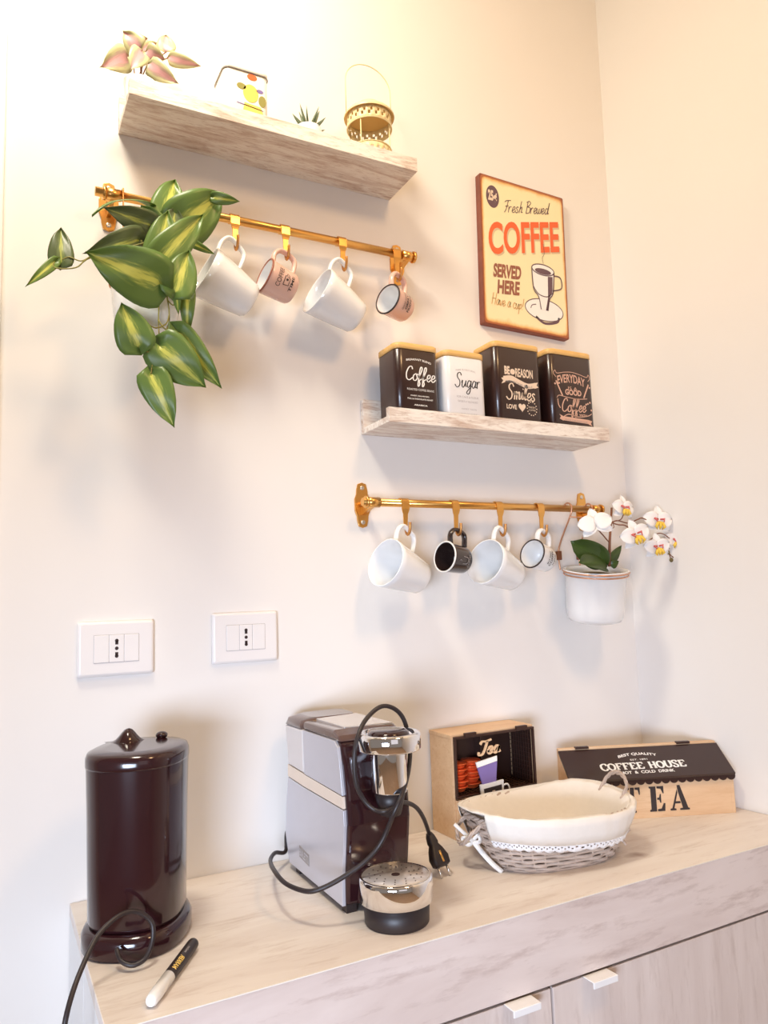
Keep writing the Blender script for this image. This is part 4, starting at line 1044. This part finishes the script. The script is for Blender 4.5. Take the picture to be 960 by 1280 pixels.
# arched bulge of the lower front
rings = []
for i in range(11):
    z = .862 + .135 * i / 10; f = max(0.02, 1 - (i / 10) ** 4); wv = .040 * f ** .5; dv = .014 * f ** .5
    rings.append([(.567 + wv * math.cos(a), -.268 - dv * math.sin(a), z) for a in [PI * j / 14 for j in range(15)]])
T(MB().loft(rings)).build('front_bulge', 'black', cm)
# drip tray
dc = (.562, -.331)
T(MB().lathe([(.0440, .850), (.0455, .852), (.0470, .880)], 44, (dc[0], dc[1], 0))).build('tray_base', 'black_matt', cm)
T(MB().lathe([(.0480, .880), (.0520, .881), (.0525, .908), (.0515, .9125), (.0490, .9135), (.0485, .9115)], 56, (dc[0], dc[1], 0))).build('tray_ring', 'chrome', cm)
T(MB().lathe([(.0484, .9118), (.0482, .9124), (.001, .9126)], 48, (dc[0], dc[1], 0))).build('tray_grid', 'silver_top', cm)
dh = MB(); dh.prism(circ(.0062, 16, dc[0], dc[1]), lambda u, v, d: (u, v, d), .9124, .9132)
for rr_ in (.022, .030, .038):
    for k in range(int(rr_ * 420)):
        a = 2 * PI * k / int(rr_ * 420); dh.prism(circ(.0011, 6, dc[0] + rr_ * math.cos(a), dc[1] + rr_ * math.sin(a)), lambda u, v, d: (u, v, d), .9124, .9130)
T(dh).build('drain_holes', 'dark_hole', cm)
# cord looped round the head, then plug on the worktop
def cy(u, v, y): return at(u, v, y) - mc
cp = [Vector((.540, -.034, .905)) - mc, Vector((.515, -.022, .905)) - mc, cy(357, 1064, -.025), cy(344, 1066, -.06), cy(338, 1076, -.11), cy(344, 1090, -.20), cy(358, 1105, -.25), cy(382, 1114, -.285), cy(401, 1111, -.30), cy(428, 1097, -.310), cy(455, 1078, -.318), cy(474, 1057, -.322), cy(485, 1035, -.330), cy(492, 1017, -.345),
      cy(501, 997, -.345), cy(508, 975, -.325), cy(512, 952, -.300), cy(512, 928, -.290), cy(505, 900, -.288), cy(493, 886, -.288), cy(477, 883, -.288), cy(461, 895, -.292), cy(450, 913, -.305), cy(443, 942, -.312), cy(445, 978, -.312), cy(455, 1000, -.312), cy(468, 1012, -.320), cy(482, 1014, -.333), cy(494, 1006, -.325), cy(506, 1003, -.300), cy(520, 1009, -.27), cy(530, 1024, -.235), cy(537, 1044, -.195)]
T0 = MB(); T0.tube(smoothp([tuple(p) for p in cp], 6), .0034, 8); cordo = T0.build('power_cord', 'black_matt', cm)
pA = at(537, 1044, -.195); pB = Vector((.706, -.222, .8655))
axp = (pB - pA).normalized(); sp2 = axp.cross(Vector((0, 0, 1))).normalized(); nz2 = sp2.cross(axp)
pm = Matrix((sp2, nz2, axp)).transposed().to_4x4(); pm.translation = pA - mc; LP = (pB - pA).length
pg = MB(); pg.loft([[(u, v, z) for u, v in rrect(a * 2, b * 2, min(a, b) * .8, 4)] for a, b, z in ((.0045, .0045, -.004), (.0075, .006, .002), (.0095, .007, .012), (.0085, .0065, .016), (.0135, .0075, .024), (.0185, .0085, LP * .72), (.0165, .0085, LP * .95), (.0120, .006, LP))]); pg.xf(pm)
po = pg.build('plug', 'black_matt', cordo)
pn = MB()
for s_ in (-1, 1): pn.tube([(s_ * .0095, 0, LP - .004), (s_ * .0095, 0, LP + .016)], .0021, 8)
pn.xf(pm); pn.build('pin', 'steel', po)
pn = MB(); pn.loft([[(u, v + .0085, z) for u, v in rrect(.004, .002, .0008, 2)] for z in (LP * .55, LP * .9)]); pn.xf(pm); pn.build('earth_clip', 'brass', po)

# ------------------------------------------------------------------ tea and capsule box behind the basket
BX0, BX1, BF, BB = .822, 1.016, -.083, -.003
bc = Vector(((BX0 + BX1) / 2, (BF + BB) / 2, ZT)); bx = thing('tea_capsule_box', 'pine box with dark wire front showing orange pods, behind the basket', 'box', bc)
B_ = lambda mb: mb.xf(Matrix.Translation(-bc))
BH = 1.036
B_(MB().box(BX0, BX0 + .004, BF, BB, ZT, BH)).build('side_panel', 'pine', bx, bevel=.0006)
B_(MB().box(BX1 - .004, BX1, BF, BB, ZT, BH - .004)).build('side_panel', 'pine', bx, bevel=.0006)
B_(MB().box(BX0 + .008, BX1 - .008, BB - .006, BB, ZT, BH - .004)).build('back_panel', 'pine', bx)
B_(MB().box(BX0 - .001, BX1 + .001, BF + .002, BB, BH - .003, BH + .004)).build('top_panel', 'pine', bx, bevel=.0006)
B_(MB().box(BX0 + .008, BX1 - .008, BF + .004, BB - .006, ZT, ZT + .008)).build('bottom_panel', 'pine', bx)
B_(MB().box(BX0 + .004, BX0 + .062, BF - .002, BF + .006, ZT, .921)).build('front_post', 'pine', bx, bevel=.0006)
B_(MB().box(BX1 - .052, BX1 - .001, BF - .002, BF + .006, ZT, .921)).build('front_post', 'pine', bx, bevel=.0006)
B_(MB().box(BX0 + .05, BX1 - .05, BF + .010, BF + .016, ZT + .01, .925)).build('dark_gap_sheet', 'mesh_metal', bx)  # dark sheet closing the gap between the front posts
# wire tray frame
fr = MB(); x0, x1, z0, z1 = BX0 + .003, BX1 - .001, .924, BH + .001; y_ = BF - .006
w_ = .0045
fr.box(x0, x1, y_, y_ + .006, z0, z0 + w_); fr.box(x0, x1, y_, y_ + .006, z1 - w_, z1); fr.box(x0, x0 + w_, y_, y_ + .006, z0 + w_, z1 - w_); fr.box(x1 - w_, x1, y_, y_ + .006, z0 + w_, z1 - w_)
B_(fr).build('tray_frame', 'mesh_metal', bx, bevel=.001)
wm = MB()
for k in range(24):
    y = BF + .004 + .068 * k / 23
for k in range(16):
    x = x0 + .006 + (x1 - x0 - .012) * k / 15; wm.box(x - .0006, x + .0006, BF, BB - .012, z0 + .004, z0 + .0055)
for k in range(9):
    y = BF + .004 + .062 * k / 8
    wm.box(x0 + .004, x1 - .004, y - .0006, y + .0006, z0 + .0025, z0 + .004); wm.box(x1 - .010, x1 - .0085, y - .0006, y + .0006, z0 + .004, z1 - .006); wm.box(x0 + .0065, x0 + .0080, y - .0006, y + .0006, z0 + .004, z1 - .006)
for k in range(12):
    z = z0 + .008 + (z1 - z0 - .016) * k / 11; wm.box(x1 - .0088, x1 - .0076, BF, BB - .012, z - .0006, z + .0006); wm.box(x0 + .006, x0 + .0072, BF, BB - .012, z - .0006, z + .0006)
B_(wm).build('wire_mesh', 'mesh_metal', bx, kind='stuff')
B_(MB().box(x0 + .006, x1 - .006, BB - .011, BB - .007, z0 + .004, z1 - .005)).build('shade_lining', 'mesh_metal', bx)  # dark sheet added at the back, interior shade put into its colour
B_(MB().box(.9185, .9205, BF + .045, BB - .012, z0 + .005, z1 - .006)).build('divider', 'mesh_metal', bx)
for a_ in (BX1 - .0047, BX0 + .0047): B_(MB().box(a_ - .0002, a_ + .0002, BF + .002, BB - .012, z0 + .002, z1 - .004)).build('shade_lining', 'mesh_metal', bx)  # dark sheets added on both sides to dim the box interior
for hx in (BX0 + .026, BX0 + .148):
    B_(MB().box(hx, hx + .026, BF - .009, BF - .002, BH - .001, BH + .0065)).build('hinge', 'mesh_metal', bx, bevel=.0008)
# cut-out lettering and painted cups on the front
f2 = lambda u, v, d: (u - bc.x, BF - .007 - d - bc.y, v - bc.z)
m = MB(); script(m, 'Tea', .876, .999, .026, .0052, f2, .0008, thin=.0032, fit=.050, slant=.2); o = m.build('tea_lettering', 'pine', bx); so = o.modifiers.new('thickness', 'SOLIDIFY'); so.thickness = .002
B = lambda poly, n, mt, a=0, b_=.003, par=bx: MB().prism(poly, f2, a, b_).build(n, mt, par)
B([(.869, .986), (.918, .993), (.918, .983), (.872, .976)], 'cup_lid', 'ink_white')
pc1 = B([(.872, .9765), (.918, .9835), (.913, .944), (.882, .944)], 'paper_cup', 'purple')
mg = B([(.876, .944), (.930, .947), (.929, .890), (.882, .890)], 'mug_cutout', 'ink_white', 0, .004)
m = MB(); m.tube(smoothp([(u - bc.x, BF - .009 - bc.y, v - bc.z) for u, v in ((.929, .936), (.940, .937), (.945, .925), (.941, .911), (.929, .907))], 4), .0018, 8); m.build('mug_handle', 'ink_white', mg)
B([(.883, .936), (.925, .939), (.924, .908), (.887, .905)], 'label_panel', 'ink_black', .004, .0046, mg)
m = MB(); text(m, 'coffee', .887, .919, .034, .012, f2, .0050, bold=.02); m.build('coffee_lettering', 'ink_cream', mg)
# pods: each one a thing
for k in range(10):
    lv_ = k // 2; sd_ = k % 2
    lb = ('bottom', 'second', 'middle', 'fourth', 'topmost')[lv_] + ' orange coffee pod of the ' + ('left', 'right')[sd_] + ' stack in the wire-fronted box'
    p_ = thing('coffee_pod', lb, 'pod', (.850 + .0425 * sd_ - .001 * math.sin(k * 2.3) - .004 * sd_, BF + .0265 + .012 * sd_ + .001 * math.cos(k * 1.7), z0 + .0058 + .0108 * lv_), (0, 0, k * .7), group='orange pods stacked in the box')
    MB().lathe([(.0001, .0), (.012, 0), (.0140, .002), (.0160, .0075), (.0200, .0082), (.0200, .0092), (.0180, .0100), (.0001, .0104)], 22, cap0=False, cap1=False).build('shell', 'orange_pod', p_)

# ------------------------------------------------------------------ coffee-house tea box, set diagonally in the corner
ang = math.radians(-23); W2 = .338; D2 = .074; HF = .079; HB = .126
tcx = Vector((1.382, -.253, ZT)); tbx = thing('tea_box', 'pine tea box with sloping black scalloped lid in the right corner', 'box', tcx, (0, 0, ang))
# local: x from -W2 (left) to 0 (right), y from 0 (front) back to D2
px_ = lambda u, v, d: (d, u, v)
prof_ = [(0, 0), (0, HF - .004), (D2 - .006, HB - .004), (D2, HB - .004), (D2, 0)]
for a_, b2 in ((-W2, -W2 + .007), (-.007, 0)):
    MB().prism(prof_, px_, a_, b2).build('side_panel', 'pine', tbx, bevel=.0005)
MB().box(-W2 + .007, -.007, 0, .007, 0, HF - .004).build('front_panel', 'pine', tbx, bevel=.0005)
MB().box(-W2 + .007, -.007, D2 - .007, D2, 0, HB - .004).build('back_panel', 'pine', tbx)
MB().box(-W2 + .007, -.007, .007, D2 - .007, 0, .006).build('bottom_panel', 'pine', tbx)
MB().box(-W2, 0, D2 - .012, D2 + .001, HB - .004, HB + .003).build('top_strip', 'pine', tbx, bevel=.0005)
sl = Vector((0, D2 - .006, HB - HF)); sl.normalize(); nn = Vector((0, -sl.z, sl.y))
LL = math.hypot(D2 - .006, HB - HF)
fL = lambda u, v, d: Vector((u, -.005, HF - .004)) + sl * v + nn * d
lid = MB(); lid.prism([(-W2 - .002, 0), (.002, 0), (.002, LL), (-W2 - .002, LL)], fL, .0, .005); lo = lid.build('lid', 'tin_black', tbx, bevel=.0008)
sc_ = MB(); n_ = 20; sw = (W2 + .004) / n_
poly = [(.002, HF + .001)]
for k in range(n_):
    cx_ = .002 - sw * (k + .5)
    for i in range(9):
        a = PI * i / 8; poly.append((cx_ + sw / 2 * math.cos(a), HF - .006 - .0075 * math.sin(a)))
poly.append((-W2 - .002, HF + .001))
sc_.prism(poly, lambda u, v, d: (u, d, v), -.0052, -.0012); sc_.build('scalloped_edge', 'tin_black', tbx)
for hx in (-W2 + .035, -.085): MB().box(hx, hx + .028, D2 - .016, D2 - .006, HB + .0015, HB + .006).build('hinge', 'mesh_metal', tbx)
fl = lambda u, v, d: fL(u, v, .005 + d)
m = MB(); u0 = -W2 / 2 - .012
slab(m, 'COFFEE HOUSE', u0 - .086, .024, .0165, .178, fl, w=.24, t=.13)
text(m, 'BEST QUALITY', u0 - .040, .053, .082, .0080, fl, bold=.03, warp=lambda u: .006 * (1 - (2 * u - 1) ** 2))
text(m, 'EST. 1891', u0 - .018, .046, .036, .0042, fl, bold=.01)
text(m, 'HOT  &  COLD  DRINK', u0 - .050, .012, .112, .0072, fl, bold=.03)
m.build('lid_lettering', 'ink_white', lo)
m = MB(); ff = lambda u, v, d: (u, -d, v); y0_, h0 = .012, .048
def T_(x):
    m.prism([(x + .009, y0_), (x + .023, y0_), (x + .023, y0_ + .003), (x + .020, y0_ + .005), (x + .020, y0_ + h0), (x + .012, y0_ + h0), (x + .012, y0_ + .005), (x + .009, y0_ + .003)], ff, .0002, .0008)
    m.prism([(x, y0_ + h0), (x, y0_ + h0 - .014), (x + .002, y0_ + h0 - .014), (x + .004, y0_ + h0 - .005), (x + .010, y0_ + h0 - .004), (x + .010, y0_ + h0)], ff, .0002, .0008)
    m.prism([(x + .032, y0_ + h0), (x + .022, y0_ + h0), (x + .022, y0_ + h0 - .004), (x + .028, y0_ + h0 - .005), (x + .030, y0_ + h0 - .014), (x + .032, y0_ + h0 - .014)], ff, .0002, .0008)
def E_(x):
    m.prism([(x, y0_), (x + .014, y0_), (x + .014, y0_ + h0), (x, y0_ + h0), (x, y0_ + h0 - .003), (x + .003, y0_ + h0 - .004), (x + .003, y0_ + .004), (x, y0_ + .003)], ff, .0002, .0008)
    m.prism([(x + .016, y0_), (x + .031, y0_), (x + .032, y0_ + .015), (x + .029, y0_ + .015), (x + .024, y0_ + .005), (x + .016, y0_ + .004)], ff, .0002, .0008)
    m.prism([(x + .016, y0_ + h0), (x + .016, y0_ + h0 - .004), (x + .024, y0_ + h0 - .005), (x + .028, y0_ + h0 - .014), (x + .030, y0_ + h0 - .014), (x + .030, y0_ + h0)], ff, .0002, .0008)
    m.prism([(x + .016, y0_ + .022), (x + .020, y0_ + .022), (x + .022, y0_ + .016), (x + .024, y0_ + .016), (x + .024, y0_ + .033), (x + .022, y0_ + .033), (x + .020, y0_ + .026), (x + .016, y0_ + .026)], ff, .0002, .0008)
def A_(x):
    m.prism([(x + .020, y0_), (x + .040, y0_), (x + .040, y0_ + .003), (x + .037, y0_ + .004), (x + .022, y0_ + h0), (x + .016, y0_ + h0), (x + .0175, y0_ + .036), (x + .026, y0_ + .004), (x + .020, y0_ + .003)], ff, .0002, .0008)
    m.prism([(x, y0_), (x + .012, y0_), (x + .012, y0_ + .003), (x + .008, y0_ + .004), (x + .0165, y0_ + .034), (x + .0155, y0_ + .040), (x + .004, y0_ + .004), (x, y0_ + .003)], ff, .0002, .0008)
    m.prism([(x + .0105, y0_ + .013), (x + .022, y0_ + .013), (x + .0212, y0_ + .017), (x + .0117, y0_ + .017)], ff, .0002, .0008)
T_(-.229); E_(-.178); A_(-.136)
m.build('front_lettering', 'ink_black', tbx)

# ------------------------------------------------------------------ basket with cloth liner
kb = Vector((.916, -.234, ZT)); KA = -.144; A0, B0, RZ = .146, .104, .083; FB = .74
bk = thing('bread_basket', 'oval grey wicker basket lined with cream cloth and lace, in front of the tea boxes', 'basket', kb, (0, 0, KA))
def bp_(t, z, off=0.0, n=2.6):
    f = FB + (1 - FB) * (max(0, z) / RZ) ** .85; c, s = math.cos(t), math.sin(t)
    return Vector(((A0 * f + off) * math.copysign(abs(c) ** (2 / n), c), (B0 * f + off) * math.copysign(abs(s) ** (2 / n), s), z))
wv = MB(); NS = 34
for r_i in range(11):
    z = .006 + r_i * .0070; pts = []
    for i in range(NS * 4):
        t = 2 * PI * i / (NS * 4); ph_ = math.cos(NS / 2 * 2 * t / 2 + (PI if r_i % 2 else 0))
        p = bp_(t, z + .0007 * math.sin(7 * t + r_i), .0022 * ph_); pts.append(p)
    wv.tube(pts, .0033, 6, closed=True, flat=.8)
wv.build('wicker_weave', 'wicker', bk, kind='stuff')
stk_ = MB()
for i in range(NS):
    t = 2 * PI * (i + .5) / NS; stk_.tube([bp_(t, z) for z in (0, .02, .045, .065, RZ)], .0020, 5)
stk_.build('wicker_stakes', 'wicker', bk, kind='stuff')
bt = MB(); bt.loft([[bp_(2 * PI * i / 60, .0, .002) for i in range(60)], [bp_(2 * PI * i / 60, .004, .003) for i in range(60)]]); bt.build('base', 'wicker', bk)
rm = MB()
for s_ in (0, 1):
    pts = []
    for i in range(180):
        t = 2 * PI * i / 180; p = bp_(t, RZ, .0); a = 30 * t + s_ * PI
        q = p.copy(); q.z = 0; q.normalize(); pts.append(p + q * (.0022 * math.cos(a)) + Vector((0, 0, .0022 * math.sin(a) - .002)))
    rm.tube(pts, .0026, 6, closed=True)
rm.build('braided_rim', 'wicker', bk)
# liner: bowl inside, over the rim, flap outside
n_ = 180; rows = []
def wr(t, k): return .0012 * math.sin(5 * t + k) + .0005 * math.sin(17 * t + 2 * k) + .0003 * math.sin(31 * t)
dz_dip = lambda t: .006 * math.sin(t * 2 + .6)
prof_l = [(.016, .30), (.012, .52), (.013, .64), (.024, .73), (.045, .79), (.068, .855), (RZ - .003, .92), (RZ + .003, .965), (RZ + .0075, 1.005)]
rings = []
for z, f in prof_l:
    rings.append([Vector((A0 * f * math.copysign(abs(math.cos(t)) ** (2 / 2.6), math.cos(t)), B0 * f * math.copysign(abs(math.sin(t)) ** (2 / 2.6), math.sin(t)), z + wr(t, z * 40) * 1.4 + (dz_dip(t) if z > .06 else 0))) for t in [2 * PI * i / n_ for i in range(n_)]])
ml = MB(); ml.loft(rings, cap0=True, cap1=False)
ends = lambda t: 1 if (abs(((t + PI) % (2 * PI)) - PI) > .16 and abs(t - PI) > .38) else 0
fl_ = [(RZ + .0065, .0060), (RZ - .004, .0085), (RZ - .018, .0090), (RZ - .034, .0085)]
fr_ = [[bp_(t, z, off + wr(t, z * 50)) + Vector((0, 0, dz_dip(t))) for t in [2 * PI * i / n_ for i in range(n_)]] for z, off in fl_]
o0 = len(ml.v); allr = [rings[-1]] + fr_
vs = [p for r in allr for p in r]; fs = []
for i in range(len(allr) - 1):
    for j in range(n_):
        if i > 0 and not (ends(2 * PI * j / n_) and ends(2 * PI * (j + 1) / n_)): continue
        k = (j + 1) % n_; fs.append((i * n_ + j, i * n_ + k, (i + 1) * n_ + k, (i + 1) * n_ + j))
ml.add(vs, fs, True)
lo_ = ml.build('cloth_liner', 'linen', bk); so = lo_.modifiers.new('thickness', 'SOLIDIFY'); so.thickness = .0012
# lace strip: scalloped lower edge and rows of little holes
lc = MB(); n2 = 360; lv = []; lf = []
zs = [RZ - .033, RZ - .0355, RZ - .038, RZ - .0405, RZ - .046]
for i, z in enumerate(zs):
    for j in range(n2):
        t = 2 * PI * j / n2; zz_ = z
        if i == len(zs) - 1: zz_ = z + .0036 * (1 - abs(math.sin(PI * j / 8)))
        lv.append(bp_(t, zz_, .0088 + wr(t, z * 50)) + Vector((0, 0, dz_dip(t))))
for i in range(len(zs) - 1):
    for j in range(n2):
        t = 2 * PI * j / n2
        if not (ends(t) and ends(2 * PI * (j + 1) / n2)): continue
        if i == 1 and j % 4 == 0: continue
        if i == 2 and j % 4 == 2: continue
        k = (j + 1) % n2; lf.append((i * n2 + j, i * n2 + k, (i + 1) * n2 + k, (i + 1) * n2 + j))
lc.add(lv, lf, True); lco = lc.build('lace_trim', 'lace', lo_); so = lco.modifiers.new('thickness', 'SOLIDIFY'); so.thickness = .0008
# handles
for sgn, pts in ((1, [(A0 - .012, -.032, RZ), (A0 + .003, -.030, RZ + .022), (A0 + .008, -.012, RZ + .036), (A0 + .008, .012, RZ + .036), (A0 + .003, .030, RZ + .022), (A0 - .012, .032, RZ)]),
                 (-1, [(-A0 + .010, -.030, RZ - .006), (-A0 - .012, -.027, RZ - .022), (-A0 - .020, -.010, RZ - .040), (-A0 - .020, .010, RZ - .040), (-A0 - .012, .027, RZ - .022), (-A0 + .010, .030, RZ - .006)])):
    base_ = smoothp(pts, 10); hb = MB()
    for s_ in range(3):
        q = []
        for i, p in enumerate(base_):
            a = i * .42 + s_ * 2 * PI / 3; q.append((p[0] + .0024 * math.cos(a), p[1] + .0012 * math.cos(a), p[2] + .0024 * math.sin(a)))
        hb.tube(q, .0021, 6)
    hb.build('handle', 'wicker', bk)
rb = MB()
def strip3(pts, w_, up):
    pts = [Vector(p) for p in smoothp(pts, 6)]; up = Vector(up); L1 = []; L2 = []
    for i, p in enumerate(pts):
        t = (pts[min(i + 1, len(pts) - 1)] - pts[max(i - 1, 0)]).normalized(); s = t.cross(up).normalized() * w_ / 2; L1.append(p + s); L2.append(p - s)
    n = len(pts); rb.add(L1 + L2, [(i, i + 1, n + i + 1, n + i) for i in range(n - 1)], True)
ri = Matrix.Rotation(-KA, 4, 'Z')
def bw(u, v, y): return tuple(ri @ (at(u, v, y) - kb))
strip3([bw(592, 1052, -.222), bw(603, 1066, -.236), bw(616, 1080, -.250), bw(628, 1090, -.262)], .008, (-.3, -1, .6))
strip3([bw(592, 1052, -.222), bw(582, 1043, -.212), bw(568, 1030, -.200)], .006, (-.3, -1, .6))
strip3([bw(592, 1052, -.222), bw(586, 1048, -.222), bw(578, 1048, -.214), bw(585, 1056, -.222), bw(592, 1052, -.222)], .006, (0, -1, .2))
strip3([bw(592, 1050, -.222), bw(598, 1044, -.226), bw(600, 1052, -.228), bw(592, 1053, -.224)], .006, (0, -1, .2))
ro = rb.build('ribbon_bow', 'ribbon', bk); so = ro.modifiers.new('thickness', 'SOLIDIFY'); so.thickness = .0008
rb = MB()
strip3([bw(774, 1034, -.300), bw(781, 1040, -.302), bw(788, 1036, -.30)], .006, (0, -1, .2))
strip3([bw(772, 1044, -.300), bw(778, 1050, -.305), bw(783, 1056, -.308)], .005, (0, -1, .2))
ro = rb.build('ribbon_bow', 'wicker', bk); so = ro.modifiers.new('thickness', 'SOLIDIFY'); so.thickness = .0008
